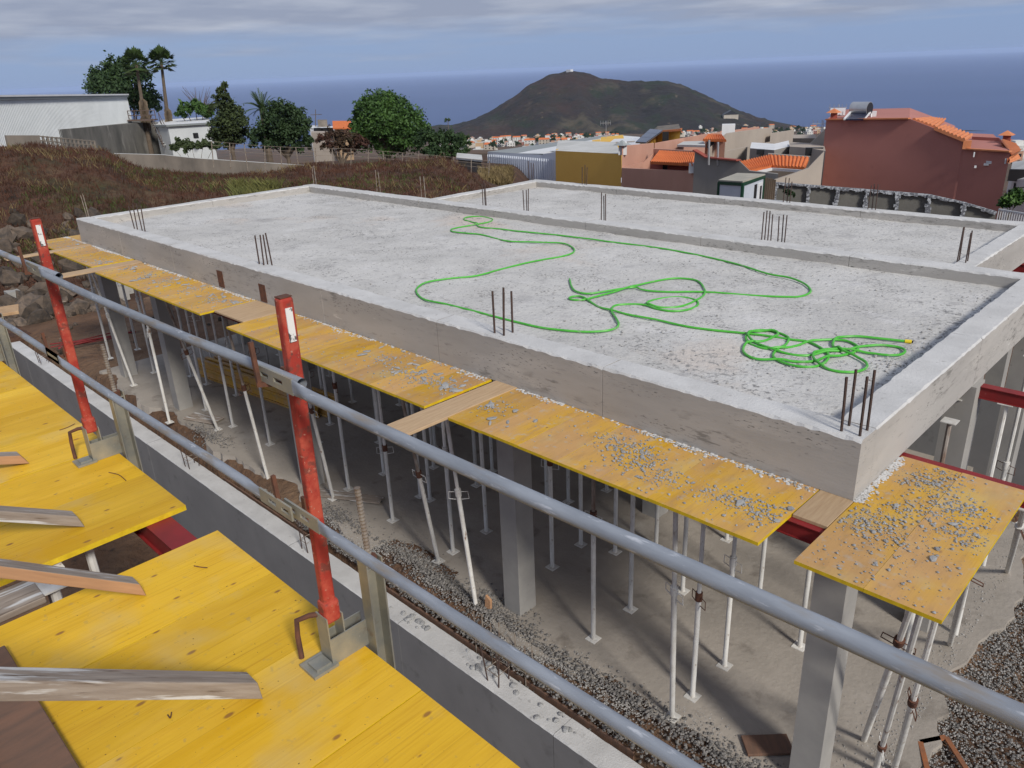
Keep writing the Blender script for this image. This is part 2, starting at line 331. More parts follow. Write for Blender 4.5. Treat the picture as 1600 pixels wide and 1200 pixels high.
for i, c in enumerate([(.66,.66,.64), (.42,.25,.18), (.52,.36,.22), (.50,.45,.38), (.34,.15,.12)]):
    M['town%d' % i] = mat('town_wall_%d' % i, c, tuple(x*.86 for x in c), .1, rough=.9)
def water_mat():
    Mw = bpy.data.materials.new('sea'); Mw.use_nodes = True; t = Mw.node_tree; b = t.nodes['Principled BSDF']
    b.inputs['Roughness'].default_value = .5; b.inputs['Specular IOR Level'].default_value = .35
    tcn = N(t, 'ShaderNodeTexCoord'); n = N(t, 'ShaderNodeTexNoise'); n.inputs['Scale'].default_value = .0006; n.inputs['Detail'].default_value = 8
    t.links.new(tcn.outputs['Object'], n.inputs['Vector'])
    t.links.new(mixc(t, ramp(t, n.outputs[0], .35, .65), (.054,.098,.228), (.064,.112,.255)), b.inputs['Base Color'])
    return Mw
M['sea'] = water_mat()

# ------------------------------------------------------------------ levels
ZS = -.555; ZI = -.70; ZP = -1.035; ZF = -3.94; ZW = -4.20

# ------------------------------------------------------------------ terrain
def azim(x, y): return (np.degrees(np.arctan2(y, x)) - 135.0 + 180.0) % 360.0 * -1 + 180.0      # + to the right of the view
def az_px(px): d = ray(px, 141.75 - .042*px); return float(azim(d[0], d[1]))
CREST = [(-400,215),(0,217),(100,224),(140,227),(165,240),(200,253),(330,262),(400,262),(430,252),(560,244),(680,244),(712,254),(735,270),(752,286),(768,298)]
CA = np.array([az_px(p) for p, q in CREST]); CZ = np.array([at(p, q, 42)[2] for p, q in CREST])
CA = np.append(CA, CA[-1] + 3); CZ = np.append(CZ - .62, -7.0); CA = np.insert(CA, 0, [-95, -70]); CZ = np.insert(CZ, 0, [-4.4, CZ[0]])
HR = np.array([0,25,60,100,200,400,1000,2000,3000,3300]); HZ = np.array([-4.08,-4.08,-5.2,-7.6,-18,-40,-92,-160,-222,-240])
AZR = az_px(790); AZR2 = az_px(1295)
def sst(t): t = np.clip(t, 0, 1); return t*t*(3-2*t)
def wob(x, y, s, k=0): return np.sin(x*s+1.3+k)*np.cos(y*s*1.17-.4*k) + .5*np.sin(x*s*2.3-y*s*1.9+k) + .25*np.cos(x*s*4.7+y*s*4.1)
def height(x, y):
    r = np.hypot(x, y); a = azim(x, y); h = np.interp(r, HR, HZ)
    h = h + sst((a - AZR2)/3.0)*np.interp(r, [0,600,1200,1900,3300], [0,-8,-30,-75,-75])
    right = sst((a - AZR)/4.0); h = h + right*np.interp(r, [0,19,36,60,150,400], [0,0,-3.4,-4.4,-4,0])
    cz = np.interp(a, CA, CZ, right=-6.0, left=-4.4)
    up = sst((r-25.5)/16.5) * (1 - sst((r-43.5)/12.0))
    mnd = np.maximum(cz - h, 0) * up
    mnd = mnd * (1 + .05*wob(x, y, .45)) + np.where(mnd > .3, .07*wob(x, y, 1.3, 2), 0)
    far = np.clip((r-120)/400, 0, 1)
    return h + mnd + far*2.5*wob(x, y, .011) + .03*wob(x, y, 1.1)*np.clip((r-20)/10, 0, 1)
az = np.radians(np.concatenate([np.linspace(-180,-48,34)[:-1], np.linspace(-48,48,330), np.linspace(48,180,34)[1:]]))
rr = np.concatenate([np.linspace(3, 70, 96), np.geomspace(71, 3300, 90)])
A_, R_ = np.meshgrid(az, rr); th = math.radians(135) - A_
X_, Y_ = R_*np.cos(th), R_*np.sin(th); H_ = height(X_, Y_)
inside = (X_ > -22.5) & (X_ < 6) & (Y_ > -8) & (Y_ < 19)
H_ = np.where(inside, -8.5, H_)
nr, na = X_.shape
def grid_faces(nr, na): return [(i*na+j, i*na+j+1, (i+1)*na+j+1, (i+1)*na+j) for i in range(nr-1) for j in range(na-1)]
g = MB(); g.v = list(zip(X_.ravel(), Y_.ravel(), H_.ravel())); g.f = [f[::-1] for f in grid_faces(nr, na)]
g.m = [0 if rr[f[0]//na] < 130 else 1 for f in g.f]
o = g.build('hillside', [M['hill'], M['field']], smooth=True); struct(o, 'brown earth bank and the land sloping down to the sea')
# building ground close by
gx = np.arange(-24.2, 7.7, .22); gy = np.arange(-9.5, 20.6, .22); GX, GY = np.meshgrid(gx, gy)
base = height(GX, GY)
front = sst((GY - 4.30)/.16)
tr = -4.36 + .06*wob(GX, GY, 3.1) + .03*wob(GX, GY, 9)
yard = np.where(GX < -18.2, -4.03, np.where(GX > -1.2, -4.00, -4.22)) + .03*wob(GX, GY, 2.7) + .014*wob(GX, GY, 8, 1)
hole = tr + (np.where(GX < -18.2, -4.03, np.where(GX > -1.2, -4.02, -3.955)) + .012*wob(GX, GY, 6) - tr)*sst((GY - 4.60)/.27); hole = np.where((GY > 5.3) & (GX > -17.6) & (GX < -1.5), -4.1, hole)
lowg = -6.3 + .1*wob(GX, GY, 1.2)
loc_ = lowg + (hole - lowg)*front
edge = np.minimum.reduce([(GX+24.2)/1.6, (7.6-GX)/1.6, (GY+9.5)/1.6, (20.5-GY)/1.6]); edge = sst(edge)
GZ = base + (loc_ - base)*edge
g = MB(); g.v = list(zip(GX.ravel(), GY.ravel(), GZ.ravel())); g.f = grid_faces(*GX.shape); g.m = [0]*len(g.f)
o = g.build('ground', M['soil'], smooth=True); struct(o, 'reddish brown soil of the building plot')
# sea
g = MB(); S = 60000.0
g.add([(-S,-S,-222),(S,-S,-222),(S,S,-222),(-S,S,-222)], [(0,1,2,3)]); struct(g.build('sea', M['sea']), 'deep blue open sea')
# volcano cone with a shallow crater
VP = [(640,199),(700,197),(727,192),(760,178),(800,154),(830,131),(860,117),(890,111),(912,113),(940,122),(980,127),(1045,127),(1075,137),(1105,151),(1140,167),(1180,183),(1215,191),(1250,198),(1300,207),(1360,212)]
d0 = ray(930, 105); d0 = np.array([d0[0], d0[1]])/math.hypot(d0[0], d0[1]); l0 = np.array([d0[1], -d0[0]])
VR = 2600.0
def vu(px, py):
    d = ray(px, py); k = VR/(d[0]*d0[0]+d[1]*d0[1]); return (d[0]*l0[0]+d[1]*l0[1])*k, CAM[2]+d[2]*k
VU = np.array([vu(*p)[0] for p in VP]); VZ = np.array([vu(*p)[1] for p in VP])
def vheight(x, y):
    u = x*l0[0]+y*l0[1]; v = x*d0[0]+y*d0[1] - VR
    b = np.interp(np.hypot(x, y), HR, HZ) - 6
    p = np.maximum(np.interp(u, VU, VZ) - b, 0)*np.interp(np.abs(u), [0, 850, 950], [1, 1, .0])
    wv = 430.0
    sh = np.where(np.abs(v) < wv, np.cos(np.clip(v/wv, -1, 1)*math.pi/2)**1.25, 0)
    bowl = .17*np.exp(-((u-60)/150)**2 - ((v+200)/110)**2)
    gul = .05*np.sin(u*.045+v*.01+1.5*np.sin(u*.013))*sst(-v/200)*(1-sh*.5)
    return b + p*np.clip(sh - bowl + gul, 0, 1.0)
uu = np.linspace(-980, 980, 200); vv_ = np.linspace(-470, 470, 110); UU, VV = np.meshgrid(uu, vv_)
VX = (VR+VV)*d0[0] + UU*l0[0]; VY = (VR+VV)*d0[1] + UU*l0[1]; VH = vheight(VX, VY)
VH = VH + np.where(VH > -175, 2.2*wob(VX, VY, .06) + 1.2*wob(VX, VY, .17), 0)
g = MB(); g.v = list(zip(VX.ravel(), VY.ravel(), VH.ravel())); g.f = [f[::-1] for f in grid_faces(*VX.shape)]; g.m = [0]*len(g.f)
o = g.build('volcano', M['volcano'], smooth=True); struct(o, 'dark volcanic cone rising above the coast town')

# ------------------------------------------------------------------ floor under the slab
g = MB(); xs = np.arange(-18.0, -1.29, .12); n = len(xs)
e0 = [4.88 + .10*math.sin(x*1.7) + .07*math.sin(x*4.3+1) + U(-.035,.035) + (.28 if -7.6 < x < -6.3 else 0) + (.2 if -3.9 < x < -3.3 else 0) for x in xs]
V = [(x, e, ZF) for x, e in zip(xs, e0)] + [(x, 10.9, ZF) for x in xs] + [(x, e-.04, ZF-.3) for x, e in zip(xs, e0)]
Fs = [(i, i+1, n+i+1, n+i) for i in range(n-1)] + [(2*n+i, 2*n+i+1, i+1, i) for i in range(n-1)]
ys = np.linspace(e0[-1], 10.9, 44); k = len(V)
for i, y in enumerate(ys):
    q = xs[-1] + (0 if i in (0, 43) else .16 + .10*math.sin(y*2.3) + U(-.05,.05)); V += [(q, y, ZF), (q+.03, y, ZF-.3), (xs[-1]-.0, y, ZF)]
for i in range(len(ys)-1):
    Fs += [(k+3*i, k+3*i+1, k+3*i+4, k+3*i+3), (k+3*i+2, k+3*i, k+3*i+3, k+3*i+5)]
g.add(V, Fs)
g.box(-14, -2.4, 10.9, 15.0, ZF-.3, ZF)
struct(g.build('floor', M['floor']), 'dusty concrete ground floor beneath the slab')

# ------------------------------------------------------------------ concrete slabs
def beam(g, a, b, axis, lo, hi, z0, z1, seg=2.45, jag=.014):
    """cast beam along an axis, from a to b, cross range lo..hi; joints between form panels stay as fine grooves"""
    L = b - a; ns = max(1, round(L/seg)); sl = L/ns
    for s in range(ns):
        p0 = a + s*sl + (.003 if s else 0); p1 = a + (s+1)*sl - (.003 if s < ns-1 else 0)
        off = U(-.003, .003); nn = max(2, int((p1-p0)/.06)); V = []; w1 = U(0,9); w2 = U(0,9)
        for i in range(nn+1):
            p = p0 + (p1-p0)*i/nn
            j1, j3 = jag*random.random()**2, jag*random.random()**2; j2 = .0035*math.sin(p*3.1+w1) + .0015*math.sin(p*9+w2); j4 = .0035*math.sin(p*2.7+w2) + .0015*math.sin(p*8+w1)
            q = [(lo+off, z0), (lo+off, z1-.012-j1), (lo+off+.010+j1, z1+j2), (hi-.008-j3, z1+j4), (hi, z1-.010-j3), (hi, z0)]
            V += [((p, c, z) if axis == 'x' else (c, p, z)) for c, z in q]
        Fc = []; mi = []
        for i in range(nn):
            for k in range(6):
                f = (i*6+k, i*6+(k+1)%6, (i+1)*6+(k+1)%6, (i+1)*6+k)
                Fc.append(f if axis == 'y' else f[::-1]); mi.append(0 if k in (1, 2, 3) else 1)
        e = (0,1,2,3,4,5); e2 = tuple(nn*6+k for k in range(6))
        Fc += [e[::-1], e2] if axis == 'y' else [e, e2[::-1]]; mi += [1, 1]
        o = len(g.v); g.v += V; g.f += [tuple(i+o for i in f) for f in Fc]; g.m += mi
def slab_grid(g, x0, x1, y0, y1, z, zb):
    xs = np.arange(x0, x1+.001, (x1-x0)/round((x1-x0)/.11)); ys = np.arange(y0, y1+.001, (y1-y0)/round((y1-y0)/.11))
    X, Y = np.meshgrid(xs, ys); Z = z + .007*wob(X, Y, 1.4) + .004*wob(X, Y, 5) + RNG.normal(0, .0035, X.shape)
    g.add(list(zip(X.ravel(), Y.ravel(), Z.ravel())), grid_faces(*X.shape), 0)
    g.add([(x0,y0,zb),(x1,y0,zb),(x1,y1,zb),(x0,y1,zb)], [(0,3,2,1)], 1)
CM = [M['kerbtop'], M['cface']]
def rebar_group(parent, c, z, hgt, n=4, s=.13, mt='rebar', lean=.02, r=.009):
    offs = [(-s/2,-s/2),(s/2,-s/2),(s/2,s/2),(-s/2,s/2),(0,s/2)][:n] if n != 3 else [(-s/2,0),(0,.02),(s/2,0)]
    for dx, dy in offs:
        g = MB(); h = hgt*U(.9,1.08); lx, ly = U(-lean,lean), U(-lean,lean)
        g.tube([(c[0]+dx, c[1]+dy, z-.06), (c[0]+dx+lx*.5, c[1]+dy+ly*.5, z+h*.5), (c[0]+dx+lx, c[1]+dy+ly, z+h)], r, 6)
        g.build('rebar', M[mt], parent)
B1 = thing('concrete_building', 'wide pale concrete roof slab with raised kerb, square columns and the green hose on it', 'building', (-9.7, 5.1, ZF))
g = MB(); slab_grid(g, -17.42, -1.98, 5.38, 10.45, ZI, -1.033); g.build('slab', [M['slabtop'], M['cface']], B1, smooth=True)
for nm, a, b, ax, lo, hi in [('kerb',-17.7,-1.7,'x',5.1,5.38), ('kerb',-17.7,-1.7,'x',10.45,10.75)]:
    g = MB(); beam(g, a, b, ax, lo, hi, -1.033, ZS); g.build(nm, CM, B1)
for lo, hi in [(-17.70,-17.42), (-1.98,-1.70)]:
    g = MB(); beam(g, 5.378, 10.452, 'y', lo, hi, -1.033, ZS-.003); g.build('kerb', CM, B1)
for X in (-1.78, -5.3, -9.8, -14.45, -17.2):
    for Y in (5.24, 8.0, 10.6):
        g = MB(); g.box(X-.125, X+.125, Y-.135, Y+.135, ZF-.3, -1.034); g.build('column', M['column'], B1)
for px, py in [(218,357),(415,412),(787,520),(1335,673)]:
    rebar_group(B1, onz(px, py, ZS)[:2], ZS, .43, r=.011)
for px, py, n in [(492,286,3),(595,296,2),(665,304,2)]: rebar_group(B1, onz(px, py, ZS)[:2], ZS, .42, n, mt='rebar_grey')
rebar_group(B1, onz(137, 337, ZS)[:2], ZS, .42, 3, mt='rebar_grey')
for px, py in [(345,436),(411,458)]:                       # rusty steel inserts left in the edge
    d = ray(px, py); k = 5.1/d[1]; p = CAM + d*k
    g = MB(); g.box(p[0]-.09, p[0]+.09, 5.094, 5.12, p[2]-.13, p[2]+.13); g.build('steel_insert', M['rust'], B1)
B2 = thing('concrete_building', 'second concrete roof slab with low kerb behind the long dividing kerb', 'building', (-8, 10.76, ZF))
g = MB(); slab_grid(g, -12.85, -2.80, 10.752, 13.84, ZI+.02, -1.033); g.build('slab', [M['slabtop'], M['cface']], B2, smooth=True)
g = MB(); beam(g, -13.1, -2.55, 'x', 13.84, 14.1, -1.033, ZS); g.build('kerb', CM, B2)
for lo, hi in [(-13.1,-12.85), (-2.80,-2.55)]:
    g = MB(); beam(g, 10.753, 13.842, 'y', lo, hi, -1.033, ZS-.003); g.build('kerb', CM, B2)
for X in (-2.7, -7.8, -12.9):
    for Y in (12.4, 13.95):
        g = MB(); g.box(X-.125, X+.125, Y-.135, Y+.135, ZF-.3, -1.034); g.build('column', M['column'], B2)
for px, py, n, z in [(757,316,3,ZS),(822,327,3,ZS),(943,340,3,ZS),(1196,375,4,ZS),(1221,376,3,ZS),(1504,408,4,ZS)]:
    p = onz(px, py, z); rebar_group(B2, (p[0], min(max(p[1], 10.78), 13.9)), ZI, .55, n, .10)
for px, py in [(841,279),(935,284),(1272,303),(1380,321)]: rebar_group(B2, (onz(px, py, ZS)[0], 13.97), ZS, .42, 3)

# ------------------------------------------------------------------ formwork panels
def panel_mesh(wd, ln, key):
    nm = 'formwork_panel_%s' % key; th = .027; bv = .002
    g = MB(); x, y = wd/2 - .0015, ln/2
    g.add([(-x,-y,0),(x,-y,0),(x,y,0),(-x,y,0),(-x,-y,-th),(x,-y,-th),(x,y,-th),(-x,y,-th)], [(0,1,2,3),(4,7,6,5)], 0)
    o = len(g.v)-8; g.f += [tuple(o+i for i in f) for f in [(0,4,5,1),(1,5,6,2),(2,6,7,3),(3,7,4,0)]]; g.m += [1]*4
    me = bpy.data.meshes.new(nm); me.from_pydata(g.v, [], g.f)
    return me, g.m
PM = {}
def panel(x0, x1, y0, y1, z, worn, label, group, tilt=0):
    key = (round(x1-x0, 3), round(y1-y0, 3), worn)
    if key not in PM:
        me, mi = panel_mesh(x1-x0, y1-y0, len(PM)); me.materials.append(M['yellow_worn' if worn else 'yellow']); me.materials.append(M['edge'])
        me.polygons.foreach_set('material_index', mi); PM[key] = me
    o = bpy.data.objects.new('formwork_panel', PM[key]); COL.objects.link(o)
    o.location = ((x0+x1)/2, (y0+y1)/2, z); o.rotation_euler = (U(-.002,.002), U(-.002,.002), U(-.002,.002)+tilt)
    return tag(o, label, 'formwork panel', group)
def run(x0, x1, y0, n, y1=6.15, lab='worn yellow formwork panel strewn with mortar along the front of the slab', grp='walkway panels along the slab'):
    wd = (x1-x0)/n
    for i in range(n): panel(x0+i*wd, x0+(i+1)*wd, y0, y1, ZP+U(-.002,0), True, lab, grp)
run(-18.62, -17.30, 4.46, 3, lab='worn yellow formwork panel past the far end of the slab front', grp='far end walkway panels')
run(-17.05, -14.95, 4.36, 5); run(-14.44, -10.39, 4.25, 9); run(-9.51, -5.45, 4.20, 9); run(-5.08, -1.95, 4.18, 7)
run(-1.69, -.81, 4.15, 2, 6.03, 'worn yellow formwork panel jutting out past the near corner of the slab', 'panels at the slab corner')
# foreground deck
for i in range(9):
    x0 = -3.2 + .5*i
    panel(x0, x0+.5, -.31 if i > 2 else .10, 1.19, U(-.001,.001), False, 'bright yellow formwork panel of the deck carrying the long plaster stained brace', 'near deck panels')
for i in range(11):
    x1 = -3.54 - .5*i
    panel(x1-.5, x1, -.31, 1.19, U(-.001,.001), False, 'bright yellow formwork panel of the deck beyond the open gap', 'far deck panels')
# deck bearers
def sbeam(a, b, wd, ht, label, mt='redbeam', group=None):
    c = (np.array(a)+np.array(b))/2; g = MB(); g.bar(a, b, wd, ht); d = (np.array(b)-np.array(a)); d = d/np.linalg.norm(d)
    R0 = thing('formwork_beam', label, 'formwork beam', c, group)
    g.build('web', M[mt], R0)
    g = MB(); up = np.array([0,0,ht/2+.003]); g.bar(np.array(a)+up, np.array(b)+up, wd+.03, .006); g.bar(np.array(a)-up, np.array(b)-up, wd+.03, .006); g.build('flange', M[mt], R0)
    return R0
sbeam((-9.5,1.05,-.092), (1.2,1.05,-.092), .09, .115, 'red steel beam carrying the yellow deck, bare across the open gap')
sbeam((-9.5,-.05,-.092), (1.2,-.05,-.092), .09, .115, 'red steel beam under the inner side of the yellow deck')
for Y, x0, x1, lb in [(4.66,-18.4,-1.30,'red steel beam under the outer edge of the walkway panels'), (5.45,-18.4,-1.9,'red steel beam behind the front columns under the slab'),
                      (6.10,-18.4,-.70,'red steel beam sticking out beside the corner panels'), (8.05,-17.6,-1.05,'red steel beam sticking out from under the slab end past the corner panels'),
                      (9.6,-17.6,-1.9,'red steel beam under the back of the slab'), (13.45,-13,-1.9,'red steel beam sticking out under the second slab')]:
    sbeam((x0,Y,-1.124), (x1,Y,-1.124), .08, .11, lb)

# ------------------------------------------------------------------ steel props
def prop(foot, top=None, collar=.5, label=None, group='steel props under the slab', swap=False):
    foot = np.array(foot, float); top = np.array((foot[0], foot[1], -1.186) if top is None else top, float)
    d = top - foot; L = np.linalg.norm(d); d = d/L
    T = thing('steel_prop', label or 'slim white steel prop standing upright under the slab formwork', 'steel prop', foot, group)
    cz = foot + d*L*collar
    g = MB(); g.tube([foot + d*.006, cz], .0265, 10); g.build('outer_tube', M['prop'], T, smooth=True)
    g = MB(); g.tube([cz - d*.05, top - d*.004], .021, 8); g.build('inner_tube', M['prop' if random.random() < .75 else 'propin'], T, smooth=True)
    g = MB(); g.tube([cz - d*.055, cz + d*.035], .036, 10); g.build('collar', M['rust' if random.random() < .25 else 'prop'], T, smooth=True)
    g = MB(); a = U(0, 6.28); u = Vector(d).orthogonal().normalized(); v = Vector(d).cross(u); e = u*math.cos(a)+v*math.sin(a)
    c0 = Vector(cz); dv = Vector(d)
    for s in (-1, 1):
        g.tube([c0 + e*s*.03 + dv*.0, c0 + e*s*.11 + dv*.0, c0 + e*s*.115 - dv*.09, c0 + e*s*.03 - dv*.10], .0045, 5)
    g.build('handle', M['rust' if random.random() < .5 else 'prop'], T)
    for nm, p in (('base_plate', foot), ('head_plate', top)):
        g = MB(); g.box(p[0]-.065, p[0]+.065, p[1]-.065, p[1]+.065, p[2] + (0 if nm == 'base_plate' else -.008), p[2] + (.008 if nm == 'base_plate' else 0)); g.build(nm, M['prop'], T)
    return T
UP = [(927,998),(985,952),(863,886),(1132,1040),(1082,1088),(708,862),(760,830),(614,813),(600,740),(672,781),(545,764),(422,694),(322,640),(364,666),(370,617),(324,600),(265,660),(241,582),(215,546),(172,560),(287,588),(1425,976)]
for px, py in UP: prop(onz(px, py, ZF)*np.array([1,1,0]) + np.array([0,0,ZF]), None, U(.42,.66))
for x, y in [(-11.2,8.05),(-8.4,8.05),(-6.2,8.05),(-4.2,8.05),(-13.6,8.05),(-15.7,8.05),(-12.4,9.6),(-9.2,9.6),(-6.9,9.6),(-5.0,9.6),(-3.1,9.6),(-11.0,6.1),(-8.2,6.1),(-16,6.1)]:
    prop((x, y, ZF), None, U(.42,.66), 'slim steel prop in the shade towards the back of the slab', 'steel props at the back')
for Y, x0 in [(7.0,-16.6),(7.4,-15.1),(8.9,-16.2),(6.75,-12.9)]:
    for i in range(9):
        x = x0 + i*1.45 + U(-.2,.2)
        if x < -2.4: prop((x, Y+U(-.15,.15), ZF), None, U(.42,.66), 'slim steel prop in the shade towards the back of the slab', 'steel props at the back')
prop((*onz(1050,1120,ZF)[:2], ZF), (-2.86,4.60,-1.186), .62, 'white steel prop leaning outward to the walkway edge between two upright props', None)
prop((*onz(685,877,ZF)[:2], ZF), (-6.35,4.58,-1.186), .55, 'white steel prop leaning outward below the bare tan plank', None)
prop((*onz(340,671,ZF)[:2], ZF), (-12.6,4.62,-1.186), .6, 'white steel prop leaning outward near the square column by the gravel heap', None)
prop((*onz(209,602,ZF)[:2], ZF), (-16.1,4.66,-1.186), .6, 'white steel prop leaning outward in front of the far pair of columns', None)
prop((*onz(521,779,ZF)[:2], ZF), (-8.7,4.7,-1.186), .6, 'white steel prop leaning behind the near red guardrail post', None)
pf = onz(750,985,-4.34); prop((pf[0], pf[1], -4.36), (pf[0], 4.66, -1.186), .64, 'tall white steel prop standing in the trench beside the orange stake', None)
pf = onz(421,765,-4.2); prop((pf[0], pf[1]+.02, -4.15), (pf[0]-.02, 4.70, -1.186), .6, 'bright white steel prop standing at the trench edge under the walkway', None)
for (px, py), tp, cl in [((1350,1152),(-1.02,4.40,-1.064),.75), ((1368,1200),(-.95,4.28,-1.064),.22), ((1397,1200),(-.93,4.66,-1.064),.45), ((1485,1002),(-.90,5.10,-1.064),.8), ((1575,888),(-.82,6.08,-1.186),.8)]:
    f = onz(px, py, ZF); prop((f[0], f[1], -4.0), tp, cl, 'white steel prop slanting outward from the gravel to the corner panels', 'slanted props at the corner')
for px, py, Y in [(1472,722,7.3),(1547,747,8.05),(1592,640,9.6)]:
    d = ray(px, py); p = CAM + d*(Y/d[1]); prop((p[0], Y, -4.0), (p[0], Y, -1.186), .52, 'white steel prop with rusty patches standing outside the slab end', 'props at the slab end')
for px, py, yb in [(136,850,.62),(75,905,.55),(88,930,.62)]:
    p = onz(px, py, -.10); prop((p[0]-.05, p[1]+.02, -6.28), (p[0], p[1], -.035), .5, 'steel prop under the yellow deck seen through the open gap', 'props under the deck')

# ------------------------------------------------------------------ planks bridging the walkway
def plank(a, b, wd, th, label, mt='plank', name='plank', cat='plank', group=None):
    a = np.array(a, float); b = np.array(b, float); L = np.linalg.norm(b-a); ang = math.atan2(*(b-a)[:2][::-1]) - math.pi/2
    g = MB(); nseg = 6
    for i in range(1): g.box(-wd/2, wd/2, 0, L, -th/2, th/2)
    o = g.build(name, M[mt]); o.location = tuple(a); o.rotation_euler = (math.atan2(b[2]-a[2], math.hypot(*(b-a)[:2])), 0, ang)
    bm = o.modifiers.new('bevel', 'BEVEL'); bm.width = .003; bm.segments = 1
    return tag(o, label, cat, group)
plank((-5.24,3.70,ZP-.010), (-5.22,6.0,ZP-.010), .30, .03, 'bare tan plank poking out between two runs of yellow panels')
plank((-14.70,3.55,ZP-.012), (-14.70,6.0,ZP-.012), .30, .028, 'tan plank poking out between the walkway panels above the far columns')
plank((-17.18,3.55,ZP-.012), (-17.18,6.0,ZP-.012), .20, .028, 'short tan plank poking out of the walkway beside the rock pile')
plank((-9.95,4.45,ZP-.012), (-9.95,6.0,ZP-.012), .84, .028, 'grey dusty board bridging the notch in the walkway')
plank((-1.82,4.66,ZP-.014), (-1.82,6.0,ZP-.014), .25, .028, 'dusty tan board filling the gap beside the slab corner')
plank((-8.75,.2,.016), (-8.35,1.72,.016), .30, .03, 'pale new board overhanging the deck edge by the rails', 'wood')
plank((-3.42,-.9,-.045), (-3.42,.48,-.045), .20, .03, 'weathered grey board lying in the gap between the two decks', 'oldwood')
plank((-3.0,.13,.028), (-.6,.13,.028), .27, .025, 'brown stained board lying along the inner end of the deck', 'brownboard')
plank((-2.75,.02,.055), (-1.5,.02,.055), .13, .03, 'orange timber batten lying on the brown stained board', 'orangewood')
# braces that rise from the deck
def brace(foot, up, wd, ht, label, mt):
    a = np.array(foot, float); b = np.array(up, float); d = b-a; L = np.linalg.norm(d)*3.4; el = math.atan2(d[2], math.hypot(d[0], d[1]))
    g = MB(); x = wd/2; c = ht*math.tan(el)*.0
    g.add([(-x,0,0),(x,0,0),(x,.05,ht),(-x,.05,ht),(-x,L,0),(x,L,0),(x,L,ht),(-x,L,ht)], [(0,1,2,3),(4,7,6,5),(0,4,5,1),(1,5,6,2),(2,6,7,3),(3,7,4,0)])
    g.m = [1 if i in (0,3,5) else 0 for i in range(6)]
    o = g.build('timber_brace', [M['oldwood'], M[mt]]); o.location = tuple(a); o.rotation_euler = (el, 0, math.atan2(d[1], d[0]) - math.pi/2)
    bm = o.modifiers.new('bevel', 'BEVEL'); bm.width = .004; bm.segments = 2
    return tag(o, label, 'timber brace')
brace((-2.105,.80,.002), (-2.105,.146,.470), .08, .058, 'long grey timber brace with white plaster smears and a rusty nick', 'oldwood')
brace((-2.985,.76,.002), (-2.985,.322,.330), .08, .045, 'timber brace with an orange sawn side crossing the open gap', 'orangewood')
brace((-3.752,.775,.002), (-3.752,.473,.175), .08, .05, 'grey weathered timber brace ending on the far deck before the gap', 'oldwood')
brace((-4.712,.80,.002), (-4.712,.674,.046), .08, .05, 'short end of an orange brown timber brace beside the far red post', 'orangewood')

# ------------------------------------------------------------------ guardrail posts and rails
def guard_post(X, label, lean):
    T = thing('guardrail_post', label, 'guardrail post', (X, 1.087, 0), 'guardrail posts')
    g = MB(); Y = 1.087
    g.bar((X,Y,.20), (X+lean,Y,1.35), .039, .046, up=(0,1,0)); post = g.build('post', M['red'], T)
    bm = post.modifiers.new('bevel', 'BEVEL'); bm.width = .009; bm.segments = 3
    g = MB(); g.bar((X+lean-.0,Y-.0,1.35), (X+lean,Y,1.353), .034, .040, up=(0,1,0)); g.build('cap', M['rust'], post, origin=(X, Y, 0))
    g = MB(); g.bar((X,Y,.165), (X+.002,Y,.255), .056, .062, up=(0,1,0)); sl = g.build('sleeve', M['red'], T); bm = sl.modifiers.new('bevel','BEVEL'); bm.width = .012; bm.segments = 2
    lx = X+lean*.93
    g = MB(); g.box(lx+.015, lx+.0235, Y-.011, Y+.011, 1.215, 1.32); g.build('sticker', M['sticker'], T)
    # clamp bracket on the deck edge
    g = MB(); g.box(X-.035, X+.035, Y-.035, Y-.030, 0.0, .20); g.box(X-.035, X-.030, Y-.030, Y+.14, 0.0, .10); g.box(X+.030, X+.035, Y-.030, Y+.14, 0.0, .11); g.box(X-.030, X+.030, Y+.03, Y+.035, 0, .19)
    g.build('socket', M['galv2'], T)
    g = MB(); g.box(X-.05, X+.05, Y-.12, Y-.02, .0, .012); g.box(X-.025, X+.035, Y-.10, Y-.04, .012, .022); g.build('foot_plate', M['galv2'], T)
    g = MB(); g.box(X+.030, X+.036, Y+.12, Y+.19, -.20, .37); g.box(X+.036, X+.085, Y+.12, Y+.126, -.20, .37); g.box(X+.036, X+.085, Y+.184, Y+.19, -.20, .37); g.box(X+.034, X+.085, Y+.126, Y+.184, .34, .345)
    g.build('channel', M['galv2'], T)
    g = MB(); xc, yc = X+.055, Y+.155; n = 46; pts = []; rs = []
    for i in range(n): pts.append((xc-.02*i/n, yc, .34+.31*i/n)); rs.append(.0125 if i % 2 else .0095)
    g.tube(pts, rs, 8); g.build('threaded_rod', M['rebar_grey'], T)
    g = MB(); g.tube([(xc,yc,.345),(xc,yc,.375)], .028, 8); g.build('nut', M['rust'], T)
    g = MB(); g.tube([(X-.02,Y-.02,.19),(X-.05,Y-.05,.185),(X-.085,Y-.085,.165),(X-.088,Y-.09,.10),(X-.075,Y-.095,.01)], .010, 7); g.build('lever', M['rust'], T, smooth=True)
    for z in (1.11, .651):                                   # hooks that carry the rails
        px_ = X + lean*z/1.35
        g = MB(); g.bar((px_-.018,Y-.028,z-.03), (px_-.075,Y-.088,z-.032), .014, .014); g.bar((px_-.072,Y-.084,z-.036), (px_-.078,Y-.086,z+.105), .013, .013, up=(0,1,0))
        g.bar((px_-.018,Y-.024,z-.03), (px_-.018,Y-.024,z+.02), .02, .01, up=(0,1,0)); g.build('rail_hook', M['rust'], T)
    return T
guard_post(-2.06, 'worn red guardrail post clamped beside the threaded rod on the near deck', .022)
guard_post(-4.444, 'worn red guardrail post clamped on the deck beyond the gap', .03)
